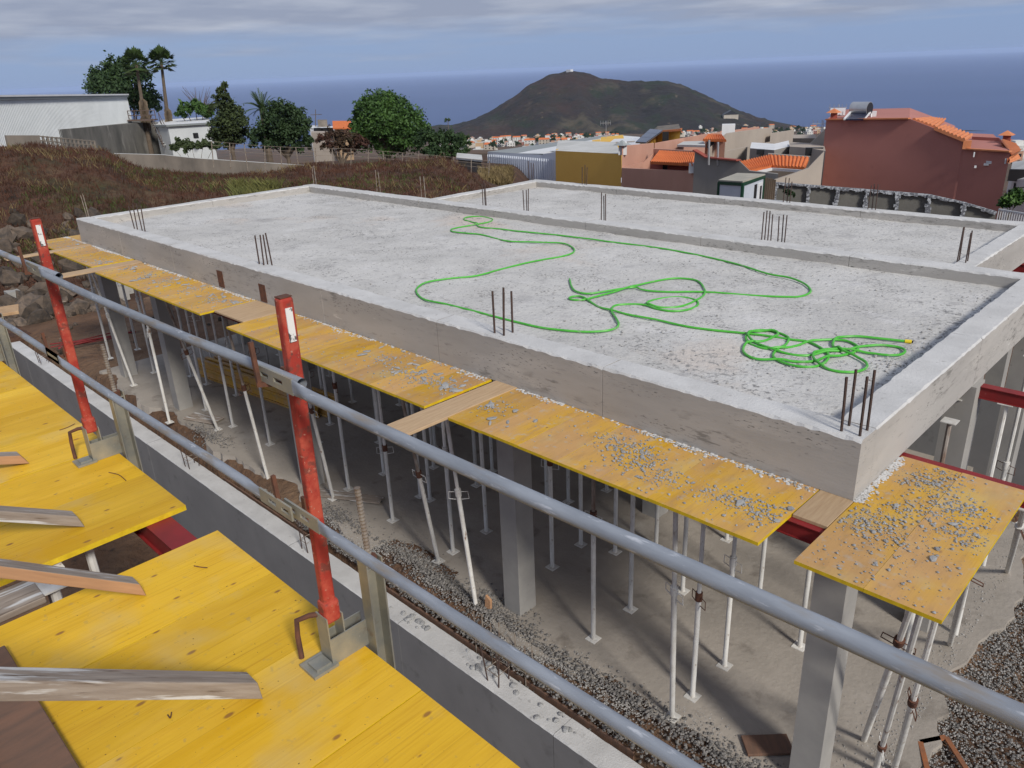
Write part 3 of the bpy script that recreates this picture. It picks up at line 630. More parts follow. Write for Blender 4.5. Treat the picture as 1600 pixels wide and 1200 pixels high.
guard_post(-6.85, 'galvanised foot of a red guardrail post by the pale overhanging board', .02)
def rail(x0, x1, z, y, label, right=False, ymove=0):
    T = thing('guard_rail', label, 'guard rail', ((x0+x1)/2, y, z), 'tubular guard rails')
    fl = .20; r = .0172; ring = 16; h = .026; t_ = .0035
    xs_ = [(x0+fl+.10*i/10, i/10) for i in range(11)]; e = x1 - (fl+.10 if right else 0)
    xs_ += [(x0+fl+.10+(e-x0-fl-.10)*i/30, 1) for i in range(1, 31)]
    if right: xs_ += [(e+.10*i/10, 1-i/10) for i in range(1, 11)]
    V = []
    for x, t in xs_:
        t2 = t*t*(3-2*t); a = r*t2 + t_*(1-t2); b = r*t2 + h*(1-t2); dz = -.006*math.sin((x-x0)*2.2)*t; yy = y + ymove*max(0, 1-(x1-x)/.7)
        V += [(x, yy + a*math.cos(2*math.pi*j/ring), z + dz + b*math.sin(2*math.pi*j/ring)) for j in range(ring)]
    g = MB(); g.add(V, [((i+1)*ring+j, (i+1)*ring+(j+1)%ring, i*ring+(j+1)%ring, i*ring+j) for i in range(len(xs_)-1) for j in range(ring)]); g.build('tube', M['galv'], T, smooth=True)
    for c, s_ in ([(x0, 1)] + ([(x1, -1)] if right else [])):      # flattened end with two slots
        g = MB(); q = lambda a, b, z0, z1: g.box(min(c+s_*a, c+s_*b), max(c+s_*a, c+s_*b), y-t_, y+t_, z+z0, z+z1)
        for a, b in [(0,.016),(.062,.095),(.145,fl+.001)]: q(a, b, -h, h)
        for a, b in [(.016,.062),(.095,.145)]: q(a, b, -h, -.008); q(a, b, .008, h)
        g.build('flattened_end', M['galv2'], T)
    return T
RY = 1.018; RZ1 = 1.11; RZ2 = .651
rail(-2.135, 2.9, RZ1, RY, 'long upper guard rail tube running past the near red post')
rail(-2.10, 2.9, RZ2, RY-.004, 'long lower guard rail tube running past the near red post')
rail(-4.50, -1.93, RZ1, RY, 'upper guard rail tube hung between the two red posts', ymove=.028)
rail(-4.50, -2.03, RZ2, RY-.022, 'lower guard rail tube hung between the two red posts', True)
rail(-6.90, -4.10, RZ1, RY, 'upper guard rail tube beyond the far red post', ymove=.028)
rail(-6.90, -4.30, RZ2, RY-.022, 'lower guard rail tube beyond the far red post', True)

# ------------------------------------------------------------------ foreground wall
W = thing('concrete_wall', 'dark smooth concrete wall beyond the deck with rubble and rebar on its pale top', 'wall', (-9, 4.4, -6.6))
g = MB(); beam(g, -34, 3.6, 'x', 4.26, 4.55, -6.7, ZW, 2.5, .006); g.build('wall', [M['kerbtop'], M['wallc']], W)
for px, py, hh in [(68,567,.3),(296,730,.42),(482,858,.55),(795,1050,.5)]:
    p = onz(px, py, ZW); rebar_group(W, (p[0], 4.42), ZW, hh, 4, .16, lean=.05, r=.008)
    g = MB(); c = (p[0], 4.42, ZW+.16); s = .09; g.tube([(c[0]-s,c[1]-s,c[2]),(c[0]+s,c[1]-s,c[2]),(c[0]+s,c[1]+s,c[2]+.02),(c[0]-s,c[1]+s,c[2]),(c[0]-s,c[1]-s,c[2])], .005, 5); g.build('stirrup', M['rebar_grey'], W)
for px in (555, 650, 240):
    p = onz(px, 950 if px > 300 else 690, ZW)
# boards and a cage in the trench
plank((-7.4,4.60,-4.36), (-3.2,4.62,-4.36), .025, .34, 'dark brown shuttering board standing in the trench behind the wall', 'brownboard', 'shuttering_board', 'board')
plank((-11.6,4.60,-4.36), (-8.6,4.60,-4.36), .025, .30, 'brown shuttering board standing in the trench farther along the wall', 'brownboard', 'shuttering_board', 'board')
p = onz(757,962,-4.0); g = MB(); g.add([(p[0]-.06,p[1],-4.45),(p[0]+.06,p[1],-4.45),(p[0]+.05,p[1]+.06,-3.80),(p[0]-.03,p[1]+.06,-3.76),(p[0]-.06,p[1]+.03,-4.45),(p[0]+.06,p[1]+.03,-4.45),(p[0]+.05,p[1]+.09,-3.80),(p[0]-.03,p[1]+.09,-3.76)], [(0,1,2,3),(7,6,5,4),(0,4,5,1),(1,5,6,2),(2,6,7,3),(3,7,4,0)])
tag(g.build('wooden_stake', M['orangewood'], origin=(p[0],p[1],-4.45)), 'orange wooden stake stuck upright in the trench gravel', 'stake')
C2 = thing('rebar_cage', 'thin pale rebar cage standing in the trench by the orange stake', 'rebar cage', (-5.0, 4.66, -4.4))
for i in range(4):
    for j in (0, 1):
        g = MB(); x = -5.4+.26*i; g.tube([(x, 4.60+.12*j, -4.42), (x+U(-.01,.01), 4.60+.12*j, -3.74+U(-.1,.06))], .008, 5); g.build('bar', M['rebar_grey'], C2)
for z in (-4.1, -3.97):
    g = MB(); g.tube([(-5.46,4.595,z),(-4.56,4.595,z+.02)], .005, 5); g.tube([(-5.46,4.735,z+.06),(-4.56,4.735,z)], .005, 5); g.build('tie', M['rebar_grey'], C2)

# ------------------------------------------------------------------ green hose
Z7 = lambda a, b: (800+a*.25, 340+b*.25)
Z8 = lambda a, b: (1140+a*.1875, 500+b*.1875)
hp = [Z7(*q) for q in [(360,385),(372,430),(400,460),(470,475),(560,466),(680,446),(770,437),(806,450),(870,459),(1000,464),(1200,462),(1400,476),(1600,490)]]
hp += [(1230,463.5),(1250,463),(1264,458),(1266,452),(1256,443),(1232,434)] + [Z7(*q) for q in [(1600,352),(1400,290),(1150,230),(850,180),(600,150),(300,110),(100,90),(0,80)]]
hp += [(776,357),(752,355),(746,351),(764,347),(769,342),(750,338),(730,339),(725,343),(737,347),(746,351),(725,354),(706,358),(708,362),(730,364.5),(755,367),(778,373),(800,377)]
hp += [(855,379),(882,381),(896,388),(895,395),(877,401),(850,405),(815,412),(780,421),(745,431),(700,436),(668,441),(653,449),(651,457),(664,468),(700,476),(737,485),(775,495),(805,503)]
hp += [Z7(*q) for q in [(200,690),(400,710),(560,710),(640,695),(666,668),(650,630),(622,585),(640,550),(720,540),(830,545),(900,570),(1000,585),(1100,575),(1160,545),(1150,515),(1080,497),(980,497),(880,515),(840,535),(870,555),(950,562),(1050,555),(1140,522),(1200,480),(1200,440),(1160,395),(1080,380),(980,382),(860,405),(760,432),(640,465),(540,490),(440,512),(370,510),(362,497),(420,490),(470,512),(540,555),(620,580),(740,610),(900,640),(1150,690),(1440,720)]]
hp += [Z8(*q) for q in [(300,130),(500,160),(650,180),(760,230),(825,285),(800,345),(720,382),(600,385),(480,362),(385,320),(362,285),(400,240),(470,200),(490,150),(420,110),(300,85),(180,95),(135,150),(180,200),(300,235),(430,235),(560,210),(680,175),(800,165),(920,165),(1010,185),(1070,225),(1040,262),(940,290),(820,310),(700,338),(560,342),(400,330),(230,320),(140,285),(112,240),(150,190),(280,175),(380,140),(400,112),(330,95),(220,97),(152,130),(200,182),(330,240),(500,280),(650,290),(800,265),(950,250),(1100,222),(1250,208),(1400,222),(1462,250),(1430,285),(1320,292),(1180,275),(1060,260),(900,248),(770,255),(698,285),(712,340),(800,400),(920,430),(1050,432),(1135,400),(1135,350),(1050,300),(940,262),(880,232),(860,195),(905,150),(1050,138),(1250,155),(1470,176)]]
HZ0 = ZI + .016
P3 = [onz(px, py, HZ0) for px, py in hp]
cur = cat_rom(P3, 5)
cur = np.array(cur); cell = {}
keep = [0]
for i in range(1, len(cur)):
    if np.linalg.norm(cur[i]-cur[keep[-1]]) > .02: keep.append(i)
cur = cur[keep]; lift = np.zeros(len(cur))
for i in range(len(cur)):                                    # crossings ride over the run below
    d = np.hypot(cur[:i,0]-cur[i,0], cur[:i,1]-cur[i,1]); idx = np.where(d[:max(0,i-12)] < .03)[0] if i > 12 else []
    if len(idx): lift[i] = min(.05, lift[idx].max() + .022)
ks = np.hanning(9); ks /= ks.sum(); lift = np.convolve(lift, ks, 'same')*1.15
cur[:,2] = HZ0 + lift + .004*wob(cur[:,0], cur[:,1], 2)
HS = thing('garden_hose', 'bright green garden hose lying in loops and a tangled coil on the slab', 'hose', tuple(cur[0]))
g = MB(); g.tube([tuple(p) for p in cur], .0125, 8); g.build('hose', M['hose'], HS, smooth=True)
g = MB(); d = cur[-1]-cur[-4]; d /= np.linalg.norm(d); g.tube([cur[-1]-d*.01, cur[-1]+d*.05], .019, 10); cp = g.build('coupling', M['brass'], HS, smooth=True)
g = MB(); g.tube([cur[-1]+d*.051, cur[-1]+d*.064], .012, 10); g.build('outlet', M['dark'], cp, origin=tuple(cur[0]), smooth=True)

# ------------------------------------------------------------------ loose things on and around the slab
def crumbs(name, label, centres, n, rlo, rhi, mt, flat=.6):
    g = MB(); k = 0
    for i in range(n):
        x, y, z, sx, sy = random.choice(centres)
        px, py = x + random.gauss(0, sx), y + random.gauss(0, sy); r = rlo + (rhi-rlo)*random.random()**3.2
        yield_ok = True
        g.blob((px, py, z + r*flat*.45), r, i, flat)
    return stuff(g.build(name, M[mt]), label)
ext = [(-18.6,-17.3,4.46),(-17.05,-14.95,4.36),(-14.44,-10.39,4.25),(-9.51,-5.45,4.20),(-5.08,-1.95,4.18),(-1.69,-.81,4.15)]
def on_walk(x, y):
    for a, b, yy in ext:
        if a+.03 < x < b-.03 and yy+.03 < y < (6.0 if a > -1.7 else 5.08): return True
    return False
WC = [(110,388),(160,410),(200,414),(230,432),(262,440),(300,452),(335,468),(375,474),(390,488),(600,562),(625,580),(655,592),(690,598),(720,615),(738,622),(770,634),(960,690),(990,700),(1005,712),(985,722),(1020,735),(1035,750),(1120,775),(1165,788),(1195,798),(1205,812),(1450,752),(1478,745),(1455,765),(1500,796),(1510,800),(1485,820),(1512,838),(1370,818),(1310,800),(1420,800),(1390,840)]
pts = [onz(px, py, ZP) for px, py in WC]
g = MB(); cnt = 0
for i in range(18000):
    if cnt >= 7500: break
    if random.random() < .80: p = random.choice(pts); x, y = p[0]+random.gauss(0,.12), p[1]+random.gauss(0,.09)
    else:
        a, b, yy = random.choice(ext); x, y = U(a, b), U(yy, 5.1)
    if random.random() < .13 and x < -1.9: y = 5.08 - abs(random.gauss(0, .03))
    if not on_walk(x, y): continue
    r = .003 + .013*random.random()**3; g.blob((x, y, ZP + r*.3), r, i, .6); cnt += 1
stuff(g.build('mortar_crumbs', M['rubble']), 'grey mortar crumbs spilled over the worn walkway panels')
g = MB()
for i in range(2600):
    a, b, yy = random.choice(ext[:5]); x = U(a, b); k = wob(np.array([x]), np.array([0.0]), 2.3)[0]
    if k < -.2 and random.random() < .8: continue
    r = U(.006,.020); g.blob((x, 5.095 - abs(random.gauss(0,.022 + .02*max(0, k))), ZP + r*.1), r, i, .3)
for i in range(300):
    r = U(.006,.018); g.blob((-1.695 + abs(random.gauss(0,.03)), U(5.1,6.0), ZP + r*.1), r, i, .3)
stuff(g.build('mortar_lip', M['kerbtop']), 'pale mortar squeezed out along the foot of the slab edge')
CH = []
for k in range(6):
    g = MB(); g.blob((0,0,0), 1.0, 900+k, .5); o = g.build('mortar_chunk', M['rubble']); me = o.data; COL.objects.unlink(o); bpy.data.objects.remove(o); CH.append(me)
nchunk = 0
for i in range(400):
    if nchunk >= 42: break
    p = random.choice(pts); x, y = p[0]+random.gauss(0,.2), p[1]+random.gauss(0,.14)
    if not on_walk(x, y): continue
    o = bpy.data.objects.new('mortar_chunk', random.choice(CH)); COL.objects.link(o); r = U(.014,.032); o.scale = (r*U(.8,1.8), r*U(.7,1.1), r*U(.7,1.2))
    o.location = (x, y, ZP + r*.22); o.rotation_euler = (U(-.2,.2), U(-.2,.2), U(0,6.3)); nchunk += 1
    tag(o, 'larger grey mortar lump lying among the crumbs on the walkway panels' if x < -1.75 else 'larger grey mortar lump lying on the panels at the slab corner', 'mortar lump', 'mortar lumps on the walkway' if x < -1.75 else 'mortar lumps on the corner panels')
for i in range(900):
    if nchunk >= 130: break
    p = random.choice(pts[:16]); x, y = p[0]+random.gauss(0,.45), p[1]+random.gauss(0,.17)
    if not on_walk(x, y) or x > -4.5: continue
    o = bpy.data.objects.new('mortar_chunk', random.choice(CH)); COL.objects.link(o); r = U(.02,.05); o.scale = (r*U(1,2.2), r*U(.6,1), r*U(.5,.8))
    o.location = (x, y, ZP + r*.12); o.rotation_euler = (U(-.1,.1), U(-.1,.1), U(0,6.3)); nchunk += 1
    tag(o, 'larger grey mortar lump lying among the crumbs on the walkway panels', 'mortar lump', 'mortar lumps on the walkway')
# grit on the slab surface
g = MB()
SC_ = [(1040,415),(1150,430),(1240,395),(1330,400),(1350,560),(1380,560),(1300,640),(1230,595),(1150,560),(1000,545),(950,480),(700,450),(480,360),(900,330),(620,400),(1450,460)]
sp = [onz(px, py, ZI) for px, py in SC_]
for i in range(4200):
    if i % 3: p = random.choice(sp); x, y = p[0]+random.gauss(0,.55), p[1]+random.gauss(0,.3)
    else: x, y = U(-17.3,-2.05), U(5.5,10.35)
    if random.random() < .25: x = -2.0 - abs(random.gauss(0,.18)); y = U(5.5,10.3)
    if not (-17.35 < x < -2.03 and 5.42 < y < 10.4): continue
    r = .004 + .015*random.random()**4; g.blob((x, y, ZI + r*.3), r, i, .6)
for i in range(700):
    x, y = U(-12.7,-2.9), U(10.9,13.7); r = .005+.014*random.random()**4; g.blob((x, y, ZI+.02+r*.3), r, i, .6)
M['grit'] = mat('grit', (.44,.43,.42), (.27,.265,.26), 20, rough=.95)
stuff(g.build('concrete_grit', M['grit']), 'loose grit and mortar specks on the rough slab surface')
# gravel
def gravel(name, label, n, fn, rlo, rhi, mt):
    g = MB()
    for i in range(n):
        x, y, z = fn(); r = rlo + (rhi-rlo)*random.random()**2; g.blob((x, y, z+r*.2), r, i % 37, .75)
    return stuff(g.build(name, M[mt]), label)
def gz(x, y):                                           # ground height next to the floor
    return float(np.interp(y, [4.55,4.62,4.86], [-4.34,-4.30,-3.97]))
def f_trench():
    x = U(-10.5, .5); return x, 4.58 + abs(random.gauss(.12, .16)), gz(x, 4.75) + U(-.02,.05)
def f_heap():
    c = random.choice([(-7.0,5.0),(-6.3,4.9),(-5.6,4.85),(-4.6,4.85),(-3.6,4.9),(-2.6,4.85),(-2.0,5.0),(-8.6,4.95),(-12.8,5.0),(-5.5,5.05)])
    x, y = c[0]+random.gauss(0,.35), c[1]+random.gauss(0,.11); return x, y, (ZF if y > 5.0 else gz(x, y)+.05)
def f_right():
    x, y = U(-1.25, 1.3), U(4.8, 11.5); return x, y, -4.0
def f_light():
    y = U(5.0, 12); x = -1.30 + random.gauss(.16+.10*(y-5)/2,.28); return x, y, (ZF if x < -1.3 else -3.975)
def f_lfront():
    x = U(-9.0,-1.6); return x, 4.86+.10*math.sin(x*1.7)+.07*math.sin(x*4.3+1)+random.gauss(.06,.10), ZF-.006
gravel('gravel', 'dark gravel spilled into the trench and along the floor edge', 15000, lambda: f_trench() if random.random() < .6 else f_heap(), .006, .024, 'gravel')
gravel('gravel', 'dark gravel covering the ground beside the slanted props', 24000, f_right, .007, .022, 'gravel')
gravel('crushed_concrete', 'pale crushed concrete along the broken edge of the floor', 20000, lambda: f_light() if random.random() < .5 else f_lfront(), .004, .014, 'gravel_light')
# rubble on the wall top
for px, py, n in [(640,968,12),(628,955,7),(752,1040,10),(775,1060,12),(870,1130,10)]:
    p = onz(px, py, ZW)
    for i in range(n):
        o = bpy.data.objects.new('mortar_chunk', random.choice(CH)); COL.objects.link(o); r = U(.018,.055); o.scale = (r*U(.8,1.3), r, r*U(1.1,1.6))
        o.location = (p[0]+random.gauss(0,.16), min(4.5, max(4.31, p[1]+random.gauss(0,.06))), ZW + r*.3); o.rotation_euler = (U(-.3,.3), U(-.3,.3), U(0,6.3))
        tag(o, 'grey mortar lump in a heap on top of the dark concrete wall', 'mortar lump', 'mortar lumps on the wall')
# nails and bent wires on the deck
for (a, b, c_, lb) in [((93,672),(105,668),(117,662),'thin bent wire lying on the deck beyond the gap'), ((170,738),(186,742),(197,751),'curved rusty wire on the deck in front of the far post'), ((303,884),(313,886),(324,887),'rusty nail standing across the near deck'), ((268,1113),(266,1122),(262,1117),'small loop of tie wire beside the long grey brace')]:
    P = [onz(*q, .004) for q in (a, b, c_)]; g = MB(); g.tube(cat_rom(P, 4), .0022, 5); tag(g.build('wire', M['rust'], origin=tuple(P[0])), lb, 'wire')
# timber under the slab
for i in range(6):
    a = np.array([-15.9+.10*(i%3), 6.25+.16*(i%3), ZF+.10+.20*(i//3)]); b = a + np.array([4.0, .42, 0])
    T = thing('timber_beam', 'yellow timber formwork beam in the stack on the shaded floor', 'timber beam', a, 'stacked timber beams')
    g = MB(); g.bar(a, b, .03, .12); g.build('web', M['yellow_worn'], T)
    g = MB(); g.bar(a+(0,0,.08), b+(0,0,.08), .08, .04); g.bar(a-(0,0,.08), b-(0,0,.08), .08, .04); g.build('flange', M['yellow_worn'], T)
plank((-9.6,5.05,-3.92), (-8.5,5.6,-3.90), .20, .025, 'grey board lying on the floor edge near the leaning prop', 'oldwood')
plank((-13.9,5.1,-3.92), (-13.2,5.35,-3.91), .30, .025, 'grey board offcut on the floor by the square column', 'oldwood')
plank((-2.35,5.15,-3.915), (-2.05,5.45,-3.915), .22, .03, 'brown board offcut on the floor by the corner column', 'brownboard')
F0 = thing('rusty_bracket', 'rusty orange slotted steel bracket lying on the dark gravel', 'bracket', (-1.0, 6.4, -4.0))
p0 = onz(1438,1160,-3.95); p1 = onz(1478,1152,-3.95); p2 = onz(1452,1215,-3.93); p3 = onz(1512,1205,-3.93)
M['orust'] = mat('orange_rust', (.36,.13,.05), (.22,.10,.055), 8, rough=.85)
for a, b, nm in [(p0,p1,'bar'),(p0,p2,'leg'),(p1,p3,'leg')]:
    g = MB(); g.bar(a, b, .045, .02); g.build(nm, M['orust'], F0)
for i in range(7):
    a = np.array([-20.6+U(-.3,.3), 4.7+U(0,.2), -3.97+.02*i]); b = a + np.array([U(.1,.9), U(1.2,1.9), .03])
    g = MB(); g.tube([a, b], .014, 6); tag(g.build('steel_rod', M['redbeam'], origin=tuple(a)), 'dark red steel rod in the loose bundle on the soil', 'steel rod', 'bundle of red rods')
# back wall of the lower level, beyond the slab end
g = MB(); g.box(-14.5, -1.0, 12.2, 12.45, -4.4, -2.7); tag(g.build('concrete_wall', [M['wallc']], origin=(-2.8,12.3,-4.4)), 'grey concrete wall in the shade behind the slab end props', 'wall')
# rocks at the foot of the bank
RK = []
for k in range(7):
    g = MB(); g.blob((0,0,0), 1.0, 50+k, .8); o = g.build('rock', M['rock']); me = o.data; bpy.data.objects.remove(o); RK.append(me)
def rock(x, y, r, label, grp, z=None):
    o = bpy.data.objects.new('rock', random.choice(RK)); COL.objects.link(o); zz = float(height(np.array([x]), np.array([y]))[0]) if z is None else z
    o.location = (x, y, zz + r*.22); o.scale = (r*U(.8,1.3), r*U(.8,1.3), r*U(.7,1)); o.rotation_euler = (U(0,6),U(0,6),U(0,6)); tag(o, label, 'rock', grp)
for i in range(230):
    px = U(-70, 150); r_ = 24.6 + 9.5*random.random()**1.4; d = at(px, 300, r_); rock(d[0], d[1], .09+.40*random.random()**2, 'brown volcanic rock in the pile at the foot of the earth bank', 'rocks in the bank pile')
for i in range(24):
    x, y = U(-23,-19.5), U(4.7,11); rock(x, y, U(.04,.13), 'small stone lying on the bare soil before the bank', 'stones on the soil', -4.03)
for px, py, wd, hh in [(22,466,.42,.3),(185,463,.9,.5),(195,455,.5,.7)]:
    p = onz(px, py, -4.02); g = MB(); g.box(p[0]-wd/2, p[0]+wd/2, p[1]-.18, p[1]+.18, -4.08, -4.08+hh); g.box(p[0]+wd/2-.02, p[0]+wd/2+.012, p[1]-.1, p[1]+.1, -4.0, -4.08+hh*.7)
    tag(g.build('concrete_block', M['column'], origin=(p[0],p[1],-4.08)), 'pale concrete block left on the soil, %s' % {22:'lone one near the rock pile',185:'long low one behind the far column',195:'taller one behind the far column'}[px], 'concrete block')
p = onz(60,478,-4.0); plank((p[0],p[1]-.5,-3.99), (p[0]+.2,p[1]+.7,-3.98), .14, .03, 'grey wood offcut on the bare soil by the lone block', 'oldwood')

# ------------------------------------------------------------------ weeds on the bank
def weeds(name, label, n, mt, hlo, hhi, pxr, rr_, cond=None, wd=.02):
    g = MB(); k = 0
    for i in range(n):
        px = U(*pxr); r_ = U(*rr_); d = at(px, 300, r_); x, y = d[0], d[1]
        if cond and not cond(px, x, y): continue
        z = float(height(np.array([x]), np.array([y]))[0]) - .04
        for b in range(4):
            a = U(0,6.28); h = U(hlo,hhi); l = U(.1,.55)*h; bx, by = x+U(-.12,.12), y+U(-.12,.12)
            c, s = math.cos(a), math.sin(a)
            g.add([(bx-s*wd,by+c*wd,z),(bx+s*wd,by-c*wd,z),(bx+c*l+s*wd*.6,by+s*l-c*wd*.6,z+h*.7),(bx+c*l*1.7,by+s*l*1.7,z+h)], [(0,1,2),(0,2,3)])
    return stuff(g.build(name, M[mt]), label)
patch = lambda s, t: (lambda px, x, y: wob(x, y, s, t) > .25)
weeds('dry_grass', 'dry tan grass growing over the earth bank', 2200, 'drygrass', .12, .40, (-60,780), (30,46), patch(.5, 1), .011)
weeds('green_weeds', 'green weeds growing in patches on the earth bank', 8000, 'greengrass', .06, .24, (-60,760), (29,46), patch(.4, 3), .014)
weeds('brown_weeds', 'reddish brown dead weeds covering the earth bank', 13000, 'brownweed', .08, .28, (-80,790), (28,46), None, .012)
weeds('tall_grass', 'tall yellowish grass tuft on the bank behind the slab corner', 420, 'tallgrass', .3, .7, (365,435), (35,39), None, .025)
weeds('dry_grass', 'dry yellow grass in front of the bluish shed', 500, 'drygrass', .3, .7, (755,800), (50,60), None, .03)

# ------------------------------------------------------------------ trees
def leaf_mesh(blobs, n, size, seed, fan=1.0):
    rg = np.random.default_rng(seed); V = []; tot = sum(b[3]**2 for b in blobs)
    for (cx_, cy_, cz_, rad) in blobs:
        m_ = int(n*rad**2/tot); ncl = max(8, int(m_/26))
        dirs = rg.normal(size=(ncl, 3)); dirs /= np.linalg.norm(dirs, axis=1)[:,None]; dirs[:,2] = np.where(dirs[:,2] < -.35, -dirs[:,2]*.6, dirs[:,2])
        cc = dirs*(rad*rg.uniform(.55, 1.06, (ncl,1)))
        pick = rg.integers(0, ncl, m_); P = cc[pick] + rg.normal(0, rad*.12, (m_, 3)) + np.array([cx_, cy_, cz_])
        V.append(P)
    P = np.concatenate(V); k = len(P); s = size*rg.uniform(.6, 1.4, (k,1))
    a = rg.normal(size=(k,3)); a /= np.linalg.norm(a, axis=1)[:,None]; b = np.cross(a, rg.normal(size=(k,3))); b /= np.linalg.norm(b, axis=1)[:,None]
    q = np.stack([P - a*s, P + b*s*.5*fan, P + a*s, P - b*s*.5*fan], 1).reshape(-1, 3)
    return q, [(4*i, 4*i+1, 4*i+2, 4*i+3) for i in range(k)]
def tree(name, label, blobs, r_, mt, n, size, basepy=None, seed=1, cat='tree', group=None, trunk=.22):
    B = []
    for px, py, rp in blobs:
        rj = r_ + random.Random(px*7+py).uniform(-.6,.6)*rp/1205*r_; p = at(px, py, rj); B.append((p[0], p[1], p[2], rp/1205*r_*1.06))
    bx, by = np.mean([b[0] for b in B]), np.mean([b[1] for b in B]); z0 = float(height(np.array([bx]), np.array([by]))[0]) - .1
    T = thing(name, label, cat, (bx, by, z0), group)
    g = MB(); zt = max(b[2] for b in B); zm = z0 + (zt-z0)*.45
    g.tube([(bx,by,z0-.2),(bx+.1,by,z0+(zm-z0)*.5),(bx-.1,by+.1,zm)], [trunk, trunk*.8, trunk*.6], 8)
    for b in B: g.tube([(bx,by,min(zm, b[2])*.6+z0*.4), ((bx+b[0])/2, (by+b[1])/2, (zm+b[2])/2), (b[0],b[1],b[2]+b[3]*.3)], [trunk*.5, trunk*.35, trunk*.12], 6)
    g.build('trunk', M['trunk'], T, smooth=True)
    V, Fc = leaf_mesh(B, n, size, seed); g = MB(); g.v = [tuple(v) for v in V]; g.f = Fc; g.m = [0]*len(Fc); g.build('crown', M[mt], T)
    return T
tree('tree', 'dark bushy tree behind the long white warehouse', [(165,125,18),(190,114,20),(213,128,20),(180,148,28),(222,158,22),(240,168,13),(148,122,8),(158,140,18),(200,165,26)], 122, 'leafdark', 13000, .22, seed=2)
tree('shrub', 'green bush beyond the low white shed', [(290,172,9),(305,170,11),(318,174,10),(282,180,8),(330,178,9)], 112, 'leafmid', 1800, .26, seed=3, cat='shrub')
tree('conifer_tree', 'upright dark green tree in front of the low white shed', [(351,140,9),(348,155,12),(346,172,15),(362,182,18),(345,198,19),(372,198,18),(355,212,20),(335,214,12),(380,212,12),(350,224,14),(368,224,12)], 80, 'leafolive', 9000, .14, seed=4)
tree('tree', 'dense olive tree under the spiky palm', [(440,178,20),(458,190,21),(428,198,22),(468,206,18),(445,212,22),(480,220,10),(412,212,16),(428,226,17),(452,229,16),(474,229,12),(404,224,12)], 76, 'leafdark', 12500, .14, seed=5)
tree('tree', 'big round green tree in the middle of the garden wall', [(600,166,22),(577,170,20),(622,176,22),(640,196,24),(600,196,34),(565,190,16),(588,212,26),(628,214,26),(655,212,18),(556,178,8),(582,229,18),(612,232,20),(642,230,17),(560,214,14)], 74, 'leafmid', 24000, .13, seed=6, trunk=.3)
tree('shrub', 'dusky reddish bush left of the big round tree', [(520,214,13),(540,220,16),(560,226,15),(505,218,10),(527,232,13),(552,237,13),(510,230,9)], 68, 'leafred', 4500, .11, seed=7, cat='shrub')
tree('shrub', 'dark green clipped bush right of the big round tree', [(668,222,18),(690,220,16),(708,224,18),(722,222,12),(700,238,14),(675,238,14),(722,238,10)], 70, 'leafdark', 8000, .12, seed=8, cat='shrub')
tree('shrub', 'low grey green scrub on the tan garden wall', [(285,228,9),(300,232,9),(318,228,9),(335,232,9),(272,234,6)], 56, 'leafolive', 1500, .14, seed=9, cat='shrub', trunk=.05)
tree('shrub', 'bright green tuft of grass below the red house corner', [(1580,313,9),(1592,310,9),(1572,318,6)], 44, 'leafmid', 900, .2, seed=12, cat='shrub', trunk=.05)
T = thing('bare_shrub', 'leafless brown twigs above the green bush', 'shrub', at(318,178,114)); g = MB(); b0 = at(318,182,114)
for i in range(60):
    e = b0 + np.array([U(-2.2,2.2), U(-2.2,2.2), U(1.2,3.8)]); mm = (b0+e)/2 + np.array([U(-.3,.3),U(-.3,.3),.3]); g.tube([b0, mm, e], [.05,.03,.012], 4)
g.build('twigs', M['twig'], T)
def fan_palm(label, cpx, cpy, bpx, bpy_, r_, rp, skirt):
    top = at(cpx, cpy, r_); bot = at(bpx, bpy_, r_); z0 = float(height(np.array([bot[0]]), np.array([bot[1]]))[0]); R0 = rp/1205*r_*1.12
    T = thing('fan_palm', label, 'palm tree', (bot[0], bot[1], z0), 'tall fan palms')
    g = MB(); g.tube([(bot[0],bot[1],z0-.3), bot, (top+bot)/2, top], [.34,.28,.2,.17], 9); g.build('trunk', M['trunk'], T, smooth=True)
    for i in range(34):
        a = i*2.4; el = math.radians(82 - i*3.6 + U(-6,6)); d = np.array([math.cos(a)*math.cos(el), math.sin(a)*math.cos(el), math.sin(el)]); L = R0*U(.5,.62)
        hub = top + d*L; g = MB(); g.tube([top, hub], .03, 4); sx = np.cross(d, (0,0,1)); sx /= np.linalg.norm(sx)+1e-6; up = np.cross(sx, d)
        for j in range(11):
            q = math.radians(-78+156*j/10); e = d*math.cos(q) + sx*math.sin(q); tip = hub + e*R0*U(.42,.55) - np.array([0,0,.18*R0*abs(q)/1.4]); sd_ = np.cross(e, up)*.085*R0
            g.add([hub, hub+(tip-hub)*.6+sd_, tip, hub+(tip-hub)*.6-sd_], [(0,1,2,3)])
        g.build('frond', M['palmleaf' if i < 27 else 'leafolive'], T)
    g = MB()
    s0, s1, sw = skirt
    for i in range(150):
        t = U(s0, s1); c = bot*(1-t)+top*t; a = U(0,6.28); e = c + np.array([math.cos(a), math.sin(a), 0])*sw*U(.5,1)*(1.3-t*.6); g.add([c, e-(0,0,.5), e-(0,0,1.5), e+(.12,.12,-.6)], [(0,1,2),(0,2,3)])
    g.build('dead_skirt', M['palmdead'], T)
fan_palm('fan palm with a shaggy dead skirt in front of the dark bushy tree', 213, 101, 226, 186, 113, 19, (.0,.42,.45))
fan_palm('fan palm with a bare slender trunk standing clear against the sea', 252, 97, 262, 184, 116, 18, (.0,.22,.35))
dp = at(410,172,86); T = thing('date_palm', 'spiky palm with long arching fronds over the olive tree', 'palm tree', (dp[0],dp[1],-6.2))
